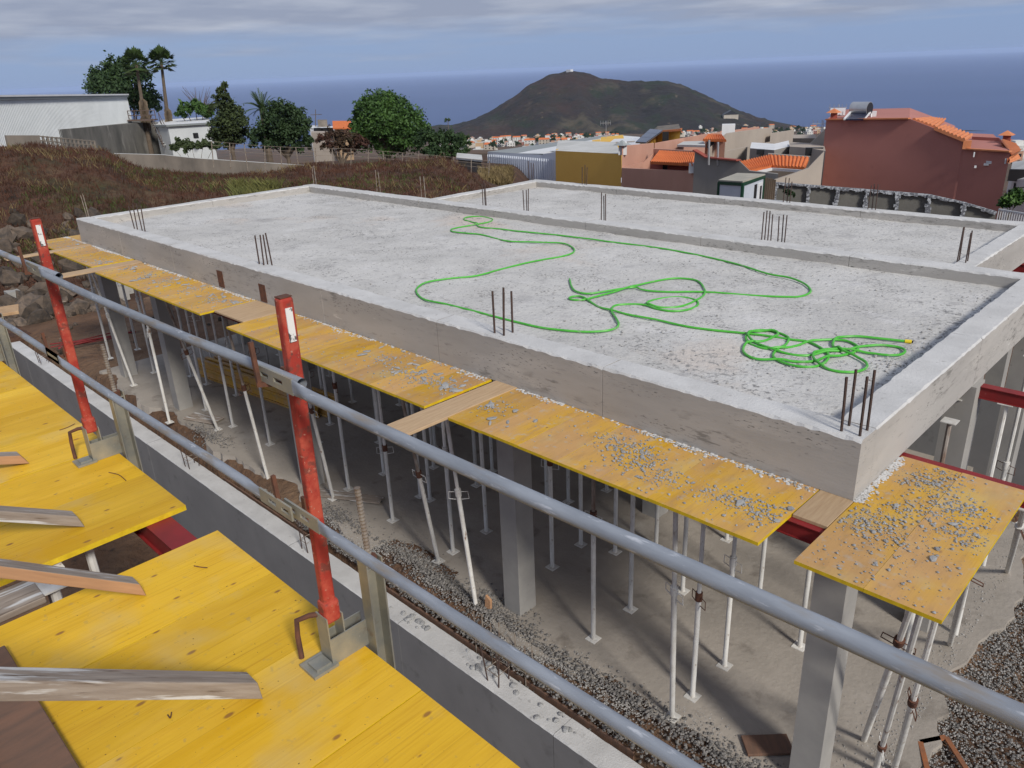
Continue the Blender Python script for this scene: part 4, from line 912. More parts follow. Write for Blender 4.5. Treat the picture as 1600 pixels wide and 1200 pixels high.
g = MB(); g.tube([(dp[0],dp[1],-6.6), tuple(dp)], [.35,.3], 8); g.build('trunk', M['trunk'], T)
for i in range(40):
    a = i*2.4; el = math.radians(U(5,80)); L = U(2.0,2.7); g = MB(); P = []
    for k in range(8):
        t = k/7; hr = L*(math.cos(el)*t); P.append(dp + np.array([math.cos(a)*hr, math.sin(a)*hr, L*math.sin(el)*t - 1.3*t*t*math.cos(el)]))
    g.tube(P, [.03]*7+[.008], 4)
    sx = np.array([-math.sin(a), math.cos(a), 0])
    for k in range(1, 8):
        for s in (-1, 1):
            for u in (0, .5):
                c = P[k-1]*(1-u)+P[k]*u; dd = (P[k]-P[k-1]); dd /= np.linalg.norm(dd); tip = c + sx*s*.38*(1-k/11) + dd*.35 + np.array([0,0,-.05]); g.add([c, c+dd*.09, tip], [(0,1,2)])
    g.build('frond', M['palmleaf'], T)

# ------------------------------------------------------------------ buildings on the left
def wallmass(T, name, mats, front, depth, z0, topmi=0):
    """front: top points left to right; depth: vector to the back; builds a solid mass"""
    g = MB(); f = [np.array(p, float) for p in front]; n = len(f); dv = np.array([depth[0], depth[1], 0.0])
    V = [(p[0],p[1],z0) for p in f] + [tuple(p) for p in f] + [tuple(p+dv) for p in f] + [(p[0]+dv[0],p[1]+dv[1],z0) for p in f]
    Fc = []; mi = []
    for i in range(n-1):
        Fc += [(i,i+1,n+i+1,n+i), (n+i,n+i+1,2*n+i+1,2*n+i), (2*n+i,2*n+i+1,3*n+i+1,3*n+i)]; mi += [0, topmi, 0]
    Fc += [(0,n,2*n,3*n), (n-1,4*n-1,3*n-1,2*n-1)]; mi += [0, 0]
    o = len(g.v); g.v += [tuple(map(float, v)) for v in V]; g.f += [tuple(i+o for i in q) for q in Fc]; g.m += mi
    return g.build(name, mats, T)
def back(px, L):
    d = ray(px, 120); d = np.array([d[0], d[1]]); return d/np.linalg.norm(d)*L
WH = thing('warehouse', 'long white metal warehouse on a stained concrete base', 'warehouse', at(100,200,100))
za = at(0,208,86); zb = at(204,190,113)
fr = [at(-70,155,79), at(198,150.5,113)]
dvec = back(150, 22)
wallmass(WH, 'wall', [M['metalwall'], M['white']], fr, dvec, min(za[2], zb[2])-.3, 1)
g = MB()
for i in range(130):
    t = i/129; a = fr[0]*(1-t)+fr[1]*t; a = a - np.array([*dvec, 0])/np.linalg.norm(dvec)*.005; g.bar((a[0],a[1],-3.9), (a[0],a[1],a[2]-.25), .05, .07, up=(dvec[0],dvec[1],0))
stuff(g.build('cladding_ribs', M['metalwall'], WH), 'upright ribs of the white cladding')
g = MB(); u = np.array([*dvec,0])/np.linalg.norm(dvec); g.bar(fr[0]-u*.15, fr[1]-u*.15, .35, .22); g.build('fascia', M['roofgrey'], WH)
g = MB(); g.bar(fr[0]-u*.1+(0,0,.2), fr[1]-u*.1+(0,0,.2), .6, .16); g.build('roof_edge', M['white'], WH)
wallmass(WH, 'base_wall', M['basewall'], [at(-70,213,79.5), at(110,201,96), at(232,191,114.5), at(250,196,116)], back(200, 12), -10)
g = MB(); 
for px, py, r_ in [(90,205,95.0)]:
    p = at(px, py, r_); g.box(p[0]-.3, p[0]+.3, p[1]-.3, p[1]+.3, p[2]-1.6, p[2]+.2)
g.build('pier', M['white'], WH)
LS = thing('shed', 'low white metal shed with a flat white roof beside the stairs', 'shed', at(290,200,104))
wallmass(LS, 'wall', [M['metalwall'], M['white']], [at(243,197,108), at(262,197,103), at(330,193,100)], back(300, 20), -9, 1)
g = MB(); g.bar(at(243,196.5,107.8), at(262,196.5,102.8), .3, .2); g.bar(at(262,196.5,102.8), at(331,192.5,99.8), .3, .2); g.build('fascia', M['roofgrey'], LS)
g = MB(); p = at(306,212,99.5); g.box(p[0]-.25,p[0]+.25,p[1]-.2,p[1]+.2,p[2]-.3,p[2]+.3); g.build('vent', M['dark'], LS)
ST = thing('metal_stairs', 'rusty metal stairs and railing at the end of the warehouse', 'stairs', at(252,225,105))
s0 = at(243,189,111); s1 = at(262,228,105)
for k in (-.55, .55):
    off = np.array([k*.7, k*.7, 0]); g = MB(); g.bar(s0+off, s1+off, .08, .25); g.build('stringer', M['twig'], ST)
    g = MB(); g.tube([s0+off+(0,0,1), s1+off+(0,0,1)], .04, 5)
    for t in (0,.5,1): c = s0*(1-t)+s1*t+off; g.tube([c, c+(0,0,1)], .035, 5)
    g.build('handrail', M['twig'], ST)
for i in range(11):
    t = (i+.5)/11; c = s0*(1-t)+s1*t; g = MB(); g.bar(c+np.array([-.4,-.4,0]), c+np.array([.4,.4,0]), .28, .05, up=(0,0,1)); g.build('tread', M['roofpale'], ST)
pl = [at(202,188,112), at(244,187,111)]; g = MB(); g.bar(pl[0], pl[1], 1.4, .15); g.build('platform', M['twig'], ST)
for h in (.55, 1.1):
    g = MB(); g.tube([pl[0]+(0,0,h), pl[1]+(0,0,h)], .045, 5); g.build('rail', M['twig'], ST)
for i in range(5):
    c = pl[0]*(1-i/4)+pl[1]*i/4; g = MB(); g.tube([c, c+(0,0,1.1)], .045, 5); g.build('rail_post', M['twig'], ST)
LW = thing('lattice_wall', 'low pierced block wall on top of the earth bank', 'wall', at(100,225,60))
wp = [at(8,214,60), at(60,214,61), at(147,222,63)]
for i in range(2):
    a, b = wp[i], wp[i+1]
    if i == 0: g = MB(); g.bar(a-(0,0,.35), b-(0,0,.35), .2, .9); g.build('wall', M['tanwall'], LW)
    else:
        for k in range(14):
            t = k/13; c = a*(1-t)+b*t; g = MB(); g.bar(c-(0,0,.75), c+(0,0,.1), .12, .12, up=(0,1,0)); g.build('upright', M['tanwall'], LW)
        for z in (.05,-.22,-.48,-.74):
            g = MB(); g.bar(a+(0,0,z), b+(0,0,z), .16, .07); g.build('course', M['tanwall'], LW)
GW = thing('garden_wall', 'long low tan garden wall behind the earth bank', 'wall', at(300,252,54))
wallmass(GW, 'wall', [M['tanwall'], M['roofpale']], [at(178,240,57), at(255,242,56), at(300,247,55), at(360,251,54), at(470,258,53), at(640,266,56)], back(300, .35), -6.5, 1)
FN = thing('wire_fence', 'thin wire fence with pale posts along the top of the bank', 'fence', at(560,245,50))
fp = []
for i in range(17):
    px = 330+ 27*i; yb = np.interp(px, [330,420,560,680,770],[240,250,253,256,262]); yt = np.interp(px, [330,420,560,680,770],[221,229,233,243,252]); r_ = 51
    b = at(px, yb, r_); t_ = at(px+U(-3,3), yt, r_); fp.append(t_); g = MB(); g.tube([b-(0,0,.8), t_], .028, 6); g.build('post', M['rebar_grey'], FN)
for dz in (0,-.22,-.45):
    g = MB(); g.tube([p+(0,0,dz) for p in fp], .011, 4); g.build('wire', M['rebar_grey'], FN)
SH = thing('shed', 'small concrete hut with a pale flat roof at the end of the bank', 'shed', at(735,262,62))
wallmass(SH, 'wall', M['tanwall'], [at(716,250,64), at(752,254,60)], back(735, 3.5), -9)
g = MB(); a = at(713,249,64); b = at(754,253,59.6); dv = np.array([*back(735,3.8),0]); g.add([a,b,b+dv,a+dv,a+(0,0,.14),b+(0,0,.14),b+dv+(0,0,.14),a+dv+(0,0,.14)], [(0,1,5,4),(1,2,6,5),(2,3,7,6),(3,0,4,7),(4,5,6,7),(3,2,1,0)]); g.build('roof', M['roofpale'], SH)
HN = thing('house', 'white farmhouse with a square tower seen between the trees', 'house', at(510,210,165))
wallmass(HN, 'wall', M['white'], [at(484,200,165), at(524,202,160)], back(505, 10), -30); wallmass(HN, 'tower', M['tanwall'], [at(496,188,168), at(511,188,168)], back(505, 3), -30)
wallmass(HN, 'annex', M['beige'], [at(486,207,155), at(522,207,152)], back(505, 4), -30)
for px in (496, 506, 515):
    p = at(px, 204, 159); g = MB(); g.box(p[0]-.5,p[0]+.5,p[1]-.5,p[1]+.5,p[2]-.6,p[2]+.5); g.build('window', M['dark'], HN)
def pole(label, px, pyb, pyt, r_, cat='pole', name='utility_pole', rad=.09, mt='trunk'):
    a = at(px, pyb, r_); b = at(px, pyt, r_); T = thing(name, label, cat, a); g = MB(); g.tube([a,b], [rad, rad*.7], 7); g.build('mast', M[mt], T)
    return T, b
T, b = pole('thin utility pole behind the white farmhouse', 493, 204, 171, 170); g = MB(); g.bar(b-(0,0,1)+np.array([-.8,-.8,0]), b-(0,0,1)+np.array([.8,.8,0]), .1, .1); g.build('crossarm', M['trunk'], T)
HR2 = thing('house', 'house with a red tiled roof beside the white farmhouse', 'house', at(535,205,150))
wallmass(HR2, 'wall', M['town2'], [at(522,200,150), at(548,200,148)], back(535, 8), -28)
g = MB(); a, b = at(520,200,149.5), at(550,200,147.5); c = np.array([*back(535,4.5),1.0]); g.add([a,b,b+c,a+c,a-(0,0,.2),b-(0,0,.2)], [(0,1,2,3),(4,5,1,0)]); g.add([a+c,b+c,b+2*c*(1,1,0),a+2*c*(1,1,0)], [(0,1,2,3)]); g.build('roof', M['tile'], HR2)

# ------------------------------------------------------------------ houses on the right
def tiles(T, eL, eR, rR, rL, mt='tile', name='tile_roof', pitch=.21):
    eL, eR, rR, rL = [np.array(p, float) for p in (eL, eR, rR, rL)]; L = np.linalg.norm(eR-eL); n = max(4, int(L/pitch)); g = MB()
    nn = np.cross(eR-eL, rL-eL); nn /= np.linalg.norm(nn)
    if nn[2] < 0: nn = -nn
    sub = 5; V = []
    for i in range(n*sub+1):
        t = i/(n*sub); h = abs(math.sin(math.pi*i/sub))*.085
        a = eL*(1-t)+eR*t; b = rL*(1-t)+rR*t
        for k in range(5): V.append(a*(1-k/4)+b*k/4 + nn*(h + .02*(1-k % 2)))
        V.append(a - nn*.10)
    m_ = n*sub+1; Fc = [(i*6+k, (i+1)*6+k, (i+1)*6+k+1, i*6+k+1) for i in range(m_-1) for k in range(4)] + [(i*6+5, (i+1)*6+5, (i+1)*6, i*6) for i in range(m_-1)]
    g.add(V, Fc); g.add([eL-nn*.1, eR-nn*.1, rR-nn*.1, rL-nn*.1], [(3,2,1,0)])
    return g.build(name, M[mt], T)
def slabq(T, pts, th, mt, name):
    P = [np.array(p, float) for p in pts]; n = len(P); g = MB(); g.add(P + [p-(0,0,th) for p in P], [tuple(range(n)), tuple(range(2*n-1,n-1,-1))] + [(n+i, n+(i+1)%n, (i+1)%n, i) for i in range(n)]); return g.build(name, M[mt], T)
def cube_at(T, px, py, r_, w_, h_, mt, name, d_=None):
    p = at(px, py, r_); g = MB(); d_ = d_ or w_; a = ray(px, 110); a = np.array([a[0],a[1],0]); a /= np.linalg.norm(a); s = np.array([a[1],-a[0],0])
    q = [p - s*w_/2, p + s*w_/2, p + s*w_/2 + a*d_, p - s*w_/2 + a*d_]; g.add([x-(0,0,h_/2) for x in q] + [x+(0,0,h_/2) for x in q], [(3,2,1,0),(4,5,6,7),(0,1,5,4),(1,2,6,5),(2,3,7,6),(3,0,4,7)]); return g.build(name, M[mt], T)
BW = thing('shed', 'bluish white corrugated shed with a long grey roof beside the ochre house', 'shed', at(815,270,68))
f0, f1, f2 = at(762,237,74), at(848,242,66), at(868,238,64)
b0_, b1_, b2_ = at(940,212,135), at(975,212.5,128), at(1000,214,120)
g = MB(); g.prism([tuple(f0), tuple(f1), tuple(b1_), tuple(b0_)], -14, 0, 1); g.build('shed_bay', [M['bluewall'], M['roofgrey']], BW)
f1b = at(848.3,240.5,65.9); g = MB(); g.prism([tuple(f1b), tuple(f2), tuple(b2_), tuple(b1_+(.05,.05,.05))], -14, 0, 1); g.build('shed_bay', [M['bluewall'], M['white']], BW)
slabq(BW, [at(805,239.3,70.2), at(848.3,240,66.2), b1_+(0,0,.1), at(962,212.2,130)], .04, 'white', 'roof_sheet')
g = MB()
for i in range(34):
    t = i/33; c = (f0*(1-t)+f2*t); u = back(815,1); g.bar((c[0]-u[0]*.02,c[1]-u[1]*.02,-10), (c[0]-u[0]*.02,c[1]-u[1]*.02,min(c[2]-.25, (f0*(1-t)+f1*t)[2]-.2)), .08, .06, up=(u[0],u[1],0))
stuff(g.build('cladding_ribs', M['bluewall'], BW), 'upright ribs of the bluish cladding')
OH = thing('house', 'ochre yellow house with a blank front wall and solar panels', 'house', at(920,270,56))
wallmass(OH, 'wall', [M['ochre'], M['roofpale']], [at(868,235.5,62), at(971,240.5,55)], back(900, 9), -13, 1)
wallmass(OH, 'parapet', M['ochre2'], [at(869,233.5,62.2), at(938,223.5,82)], back(1000,.3), -8)
wallmass(OH, 'stair_house', M['ochre2'], [at(925,224,68), at(938,222,70)], back(930, 3), -8)
wallmass(OH, 'wing', M['ochre2'], [at(938,221,80), at(975,217,84)], back(950, 5), -9)
wallmass(OH, 'upper_room', [M['ochre2'], M['tanwall']], [at(1008,222,72), at(1027,205,74), at(1063,201.5,72)], back(1030, 6), -9, 1)
slabq(OH, [at(1024,204.5,73.5), at(1064,201,71.5), at(1066,200,78), at(1026,203,80)], .18, 'tile2', 'roof_edge')
p = at(1040,213,72.4); cube_at(OH, 1040, 213.5, 72.3, .55, .8, 'dark', 'window', .3)
slabq(OH, [at(953,222,72), at(992,220,70), at(985,216,80), at(960,217,82)], .12, 'white', 'terrace_roof')
cube_at(OH, 973, 232, 54.6, .55, .85, 'white', 'chimney', .5); p = at(972,226.5,54.7); g = MB(); g.add([p+(-.45,-.45,0), p+(.45,-.45,0), p+(.45,.45,0), p+(-.45,.45,0), p+(0,0,.32)], [(0,1,4),(1,2,4),(2,3,4),(3,0,4),(3,2,1,0)]); g.build('chimney_cap', M['roofgrey'], OH)
SP = thing('solar_array', 'dark blue solar panels tilted on the ochre house roof', 'solar array', at(1015,212,72))
q = [at(993,221.5,67), at(1009,222.5,66), at(1036,203,73), at(1016,201,76)]
for i in range(3):
    a, b = i/3+.006, (i+1)/3-.006; L0, L1 = q[0]*(1-a)+q[3]*a, q[0]*(1-b)+q[3]*b; R0_, R1_ = q[1]*(1-a)+q[2]*a, q[1]*(1-b)+q[2]*b
    slabq(SP, [L0, R0_, R1_, L1], .06, 'solar', 'panel')
slabq(SP, [x-(0,0,.065) for x in q], .05, 'silver', 'frame')
PH = thing('house', 'pink house with an orange tiled porch roof and low front wall', 'house', at(1030,280,50))
wallmass(PH, 'front_wall', M['pink'], [at(971.5,262.5,53.5), at(1085,268,47)], back(1030,.25), -11)
wallmass(PH, 'side_wall', M['pink'], [at(972,228.5,54.4), at(1022,224,60)], back(1000,.4), -11)
wallmass(PH, 'side_wall', M['pink'], [at(972,262,54.2), at(1005,254,56.5), at(1021,238.5,57.5)], back(1010,.3), -11)
wallmass(PH, 'back_wall', M['pink'], [at(1021,232.5,58), at(1088,236,51)], back(1050,.3), -11)
wallmass(PH, 'porch_wall', M['redtrim'], [at(1016,252,53), at(1080,254,49.2)], back(1050,.2), -11)
wallmass(PH, 'long_wall', M['pink'], [at(1023,224,60.5), at(1100,210,74), at(1186,198,92)], back(1200,.35), -11)
tiles(PH, at(1016,254,51.0), at(1082,257,46.8), at(1087,240,50.0), at(1030,236.5,55.0))
cube_at(PH, 1081, 263, 46.9, .34, .55, 'white', 'pillar', .3); cube_at(PH, 1048, 261.5, 51.3, 1.0, .35, 'dark', 'window', .3)
slabq(PH, [at(1058,226,60), at(1102,227,57), at(1100,220,66), at(1068,221,68)], .15, 'roofpale', 'terrace_roof')
wallmass(PH, 'stair_house', M['pink'], [at(1102,222,60), at(1133,222,59)], back(1115,4), -10); tiles(PH, at(1098,218.5,59.4), at(1135,219.5,58), at(1128,211,61.5), at(1106,211,62.5), name='tile_roof')
cube_at(PH, 1110, 225.5, 59.2, .5, .5, 'dark', 'window', .2); cube_at(PH, 1138, 205, 66, 1.0, 1.0, 'white', 'chimney', .9)
GH = thing('house', 'grey and beige house with a U shaped orange tiled porch', 'house', at(1150,280,46))
wallmass(GH, 'wall', M['greyhouse'], [at(1085.5,234.5,46.8), at(1105,246,46.2), at(1154,250.5,44.6), at(1171,267,44.1), at(1216,272,42.8)], back(1150,.3), -11)
g = MB(); P = [at(1085.5,234.3,46.7), at(1105,245.8,46.1), at(1154,250.3,44.5)]
for a, b in zip(P, P[1:]): g.bar(a, b, .36, .07)
g.build('coping', M['redtrim'], GH)
tiles(GH, at(1170,267.5,44.6), at(1206,259.5,47.0), at(1202,243.5,49.5), at(1156,254,46.2)); tiles(GH, at(1206,260.5,47.0), at(1257,263,45.5), at(1264,247,48.0), at(1202,243.5,49.5))
wallmass(GH, 'porch_wall', M['beige'], [at(1200,240,50), at(1266,245,48.5)], back(1230,.3), -11)
g = MB(); P = [at(1171,269.3,44.5), at(1206,261.3,46.9), at(1256,264.6,45.4)]
for a, b in zip(P, P[1:]): g.bar(a-(0,0,.1), b-(0,0,.1), .12, .14)
g.build('gutter', M['white'], GH)
wallmass(GH, 'end_wall', M['beige'], [at(1210,281,42.5), at(1238,272,43.2), at(1262,263,44), at(1288,236,45)], back(1250,.3), -11)
wallmass(GH, 'back_wall', M['beige'], [at(1106,233,58), at(1135,208.5,62), at(1207,199,72)], back(1160,.35), -10)
wallmass(GH, 'back_wall', M['beige'], [at(1136,236,54), at(1205,221.5,64)], back(1170,.3), -10)
wallmass(GH, 'back_wall', M['beige'], [at(1204,208.5,70), at(1241,203,78)], back(1220,.35), -10)
wallmass(GH, 'upper_room', [M['tanwall'], M['beige']], [at(1239,216,62), at(1275,216,60)], back(1250,3), -10, 1)
wallmass(GH, 'gable', M['beige'], [at(1261,229,58), at(1289,202,56), at(1296,202,55.5)], back(1280,.4), -10)
wallmass(GH, 'terrace', [M['greyhouse'], M['white']], [at(1172,231.5,54), at(1210,234.5,52), at(1234,228.5,55)], back(1205,4), -10, 1)
wallmass(GH, 'terrace', [M['beige'], M['beige']], [at(1234,229,53), at(1264,231,51.5), at(1290,236,50)], back(1250,3), -10, 1); cube_at(GH, 1272, 237, 51.2, 1.0, .45, 'dark', 'window', .3); cube_at(GH, 1190, 237.5, 52.8, .6, .3, 'dark', 'window', .3)
for px in (1108, 1122): p = at(px, 246 if px < 1110 else 247, 45.6); g = MB(); g.tube([p-(0,0,.4), at(px, 219 if px < 1110 else 222, 45.6)], .06, 7); g.build('flue', M['silver'], GH)
RH = thing('house', 'big brick red house with a blank side wall and tiled roof edges', 'house', at(1430,280,50))
wallmass(RH, 'wall', M['redwall'], [at(1291,187,53), at(1421,185.5,50.3), at(1460,200.5,49.6), at(1505,219.5,48.8), at(1506,232.5,48.8), at(1579,237,47.5)], back(1420, 10), -13)
g = MB(); P = [at(1291,186.5,52.9), at(1421,185,50.2)]; g.bar(P[0], P[1], .25, .07); g.bar(at(1506,232.2,48.7), at(1579,236.7,47.4), .25, .07); g.build('coping', M['tile2'], RH)
tiles(RH, at(1460,200,49.4), at(1508,219.5,48.5), at(1520,212,51.5), at(1474,195.5,52.5), 'tile2'); tiles(RH, at(1425,186,50.4), at(1462,199.5,49.8), at(1478,187,53.5), at(1452,184.5,54), 'tile2')
wallmass(RH, 'parapet', M['redwall'], [at(1519,213.5,54), at(1561,215.5,53)], back(1540,.25), -6); wallmass(RH, 'parapet', M['redwall'], [at(1561,215.5,53), at(1579,236.5,47.6)], back(1570,.2), -6)
tiles(RH, at(1580,243,47.6), at(1594,236,52), at(1586,226,53), at(1564,219,50.5), 'tile2')
tiles(RH, at(1577,254,47.2), at(1592,247,51), at(1588,240,51), at(1578,247,47.3), 'tile2')
for px, py, r_ in [(1303,179,52.6),(1573,214,52)]:
    cube_at(RH, px, py+2, r_, .38, .42, 'redtrim', 'chimney', .38); p = at(px, py-3, r_+.2); g = MB(); g.add([p+(-.35,-.35,0), p+(.35,-.35,0), p+(.35,.35,0), p+(-.35,.35,0), p+(0,0,.25)], [(0,1,4),(1,2,4),(2,3,4),(3,0,4),(3,2,1,0)]); g.build('chimney_cap', M['tile2'], RH)
cube_at(RH, 1511, 226.5, 48.5, .38, .42, 'tile2', 'chimney', .35)
for px, py, w_, h_ in [(1546,254,.30,.14),(1541,257,.22,.10),(1571,252,.07,.26),(1522,242,.06,.22),(1524,261,.1,.1)]: cube_at(RH, px, py, 47.94 if px < 1560 else 47.55, w_, h_, 'white', 'bare_patch', .3)
SW = thing('solar_water_heater', 'silver solar water tank and collector on the red house roof', 'water heater', at(1345,184,53))
a, b = at(1332,170,53.5), at(1359,170,53); g = MB(); g.tube([a,b], .40, 16); tk = g.build('tank', M['silver'], SW, smooth=True)
dd = (b-a)/np.linalg.norm(b-a); g = MB(); g.tube([b, b+dd*.02], .36, 16); g.build('tank_end', M['dark'], SW)
slabq(SW, [at(1319,186,51.8), at(1349,186,51.4), at(1358,175.5,53), at(1331,175.5,53.4)], .08, 'solar', 'collector')
for px in (1319, 1350): g = MB(); g.bar(at(px,186.5,51.7), at(px+10,175,53.2), .09, .09); g.bar(at(px+11,186.5,53.2), at(px+11,172,53.3), .07, .07); g.build('frame', M['white'], SW)
SB = thing('water_tank_box', 'white equipment box behind the solar tank on the red house', 'equipment box', at(1310,178,55)); cube_at(SB, 1309, 175, 56, .9, .4, 'white', 'lid', .6)
for k in (-1, 1): cube_at(SB, 1309+k*7, 182, 55.8, .06, .6, 'silver', 'leg', .06)
cube_at(SB, 1365, 181, 53.5, .3, .5, 'white', 'side_box', .4)
for lb, px, yb, yt, r_ in [('television aerial on a thin mast by the red house corner', 1286, 206, 188, 53), ('television aerial on the ochre house', 947, 216, 189, 84), ('crooked aerial behind the red house water tank', 1311, 176, 163, 58)]:
    T, tp = pole(lb, px, yb, yt, r_, 'aerial', 'aerial', .03, 'silver'); s = ray(px,110); s = np.array([s[1],-s[0],0]); s /= np.linalg.norm(s)
    g = MB(); g.tube([tp-(0,0,.2)-s*.6, tp-(0,0,.2)+s*.5], .018, 5); g.build('boom', M['silver'], T)
    for k in range(5): c = tp-(0,0,.2)+s*(-.55+.25*k); g = MB(); g.tube([c-(0,0,.22), c+(0,0,.22)], .014, 4); g.build('element', M['silver'], T)
CB = thing('site_cabin', 'white site cabin with green trim and a dirty roof behind the second slab', 'cabin', at(1145,295,37))
c0, c1, c2, c3 = at(1124,281,37.5), at(1161,283,35.8), at(1194,271.5,39.5), at(1152,270,41.5)
g = MB(); g.prism([tuple(c-(0,0,.12)) for c in (c0,c1,c2,c3)], -7.6); g.build('body', M['cabin'], CB); slabq(CB, [c0+(-.05,0,.0), c1+(.02,-.06,0), c2+(.06,0,0), c3], .06, 'cabinroof', 'roof')
g = MB()
for a, b in ((c0,c1),(c1,c2)): g.bar(a-(0,0,.13), b-(0,0,.13), .10, .14)
for c in (c0,c1,c2): g.bar(c-(0,0,.1), (c[0],c[1],-7.6), .11, .11, up=(0,1,0))
g.build('trim', M['greentrim'], CB)
for t0, t1, mt in ((.55,.66,'dark'),(.72,.94,'white')):
    a, b = c1*(1-t0)+c2*t0, c1*(1-t1)+c2*t1; nrm = np.array([c2[1]-c1[1], -(c2[0]-c1[0]), 0]); nrm /= np.linalg.norm(nrm); g = MB(); g.add([a+nrm*.03-(0,0,.35), b+nrm*.03-(0,0,.35), b+nrm*.03-(0,0,2.0), a+nrm*.03-(0,0,2.0), a-(0,0,.35), b-(0,0,.35), b-(0,0,2.0), a-(0,0,2.0)], [(0,1,2,3),(4,5,1,0),(1,5,6,2),(3,2,6,7),(4,0,3,7)]); dr = g.build('door' if mt == 'white' else 'window', M[mt], CB)
    if mt == 'white': a2, b2 = a*.6+b*.4, a*.2+b*.8; g = MB(); g.add([a2+nrm*.04-(0,0,.5), b2+nrm*.04-(0,0,.5), b2+nrm*.04-(0,0,1.7), a2+nrm*.04-(0,0,1.7)], [(0,1,2,3)]); g.build('pane', M['glass'], dr, origin=tuple(CB.location))
TF = thing('board_fence', 'short fence of weathered upright boards beside the site cabin', 'fence', at(1204,300,39))
for i in range(6): a = at(1196+3*i, 278+.5*i+U(-1,1), 39.5); g = MB(); g.bar((a[0],a[1],-7.8), a, .10, .03, up=(0,1,0)); g.build('board', M['timberfence'], TF)
BL = thing('block_wall', 'grey block wall with whitish mortared pillars below the red house', 'wall', at(1380,310,41))
TL = [(1211,285),(1263,289),(1307,292.5),(1353,296),(1402,300),(1451,304),(1506,316),(1557,331)]
for (xa, ya), (xb, yb) in zip(TL, TL[1:]):
    wallmass(BL, 'infill', M['block'], [at(xa,ya,41), at(xb,yb,41)], back(1380,.2), -9)
    a, b = at(xa,ya-.4,40.9), at(xb,yb-.4,40.9); g = MB(); k = 9
    for i in range(k):
        t0, t1 = i/k, (i+1)/k; p, q = a*(1-t0)+b*t0, a*(1-t1)+b*t1; hh = U(.07,.16); g.bar(p-(0,0,hh/2), q-(0,0,hh/2), .12, hh)
    g.build('mortar_cap', M['mortar'], BL)
for (xa, ya) in TL[:-1]:
    a = at(xa+2, ya, 40.85); g = MB()
    for i in range(9): zz = a[2]-.14*i; wv = U(.12,.26); u = np.array([*back(1380,1),0]); s = np.array([u[1],-u[0],0]); c = np.array([a[0],a[1],zz-.07])+s*U(-.04,.04); g.bar(c-s*wv/2, c+s*wv/2, .14, .125)
    g.build('pillar', M['mortar'], BL)
tree('shrub', 'dark little bush against the block wall', [(1231,302,5),(1236,304,5)], 40.2, 'leafdark', 260, .10, seed=14, cat='shrub', trunk=.03)
RL = thing('railing', 'pale street railing right of the block wall', 'railing', at(1585,338,40))
ra, rb = at(1561,327,40), at(1625,338,38)
for dz in (0,-.62): g = MB(); g.bar(ra+(0,0,dz), rb+(0,0,dz), .05, .06); g.build('rail', M['white'], RL)
for i in range(18): c = ra*(1-i/17)+rb*i/17; g = MB(); g.bar(c, c-(0,0,.9), .03, .03, up=(0,1,0)); g.build('baluster', M['white'], RL)
WHs = thing('house', 'white house with dark balcony rails beyond the red house corner', 'house', at(1600,285,70))
wallmass(WHs, 'wall', [M['white'], M['roofpale']], [at(1578,272,72), at(1660,262,66)], back(1610,8), -16, 1); wallmass(WHs, 'porch', [M['white'], M['roofpale']], [at(1581,281,66), at(1660,276,60)], back(1610,3), -16, 1)
for px, py in [(1590,268),(1597,290),(1588,300)]: cube_at(WHs, px, py+6, 65.3, 1.1, .8, 'dark', 'window', .2)
g = MB(); g.bar(at(1580,304,64.5), at(1650,292,58), .08, .1); g.bar(at(1580,296,64.5), at(1650,284,58), .06, .06); g.build('balcony_rail', M['dark'], WHs)
# worker half hidden behind the far kerb
wp = at(1192,303,34); gz0 = -5.0
me = bpy.data.meshes.new('body'); T = thing('person', 'person in a bright yellow top crouching by the site cabin', 'person', (wp[0],wp[1],gz0))
J = [(0,0,.55),(0,-.02,.75),(0,-.08,1.0),(0,-.12,1.16),(-.10,.22,.50),(-.10,.05,.10),(-.10,.16,.02),(.10,.22,.50),(.10,.05,.10),(.10,.16,.02),(-.20,-.02,1.02),(-.24,.16,.80),(-.20,.34,.74),(.20,-.02,1.02),(.24,.16,.80),(.20,.34,.74)]
me.from_pydata(J, [(0,1),(1,2),(2,3),(0,4),(4,5),(5,6),(0,7),(7,8),(8,9),(2,10),(10,11),(11,12),(2,13),(13,14),(14,15)], [])
o = bpy.data.objects.new('body', me); COL.objects.link(o); o.parent = T; me.materials.append(M['hiviz'])
sk = o.modifiers.new('skin', 'SKIN'); rad = [.15,.15,.16,.06,.09,.06,.05,.09,.06,.05,.08,.055,.04,.08,.055,.04]
for v, r_ in zip(me.skin_vertices[0].data, rad): v.radius = (r_, r_)
me.skin_vertices[0].data[0].use_root = True; o.modifiers.new('sub', 'SUBSURF').levels = 1
g = MB(); p = np.array([wp[0], wp[1]-.13, gz0+1.28]); rings = []
for i in range(9):
    f = math.pi*i/8; rings.append((p[0], p[1], p[2]-.13*math.cos(f)))
g.tube(rings, [.01,.05,.08,.095,.10,.098,.09,.06,.012], 12); g.build('head', M['hiviz'], T, smooth=True)

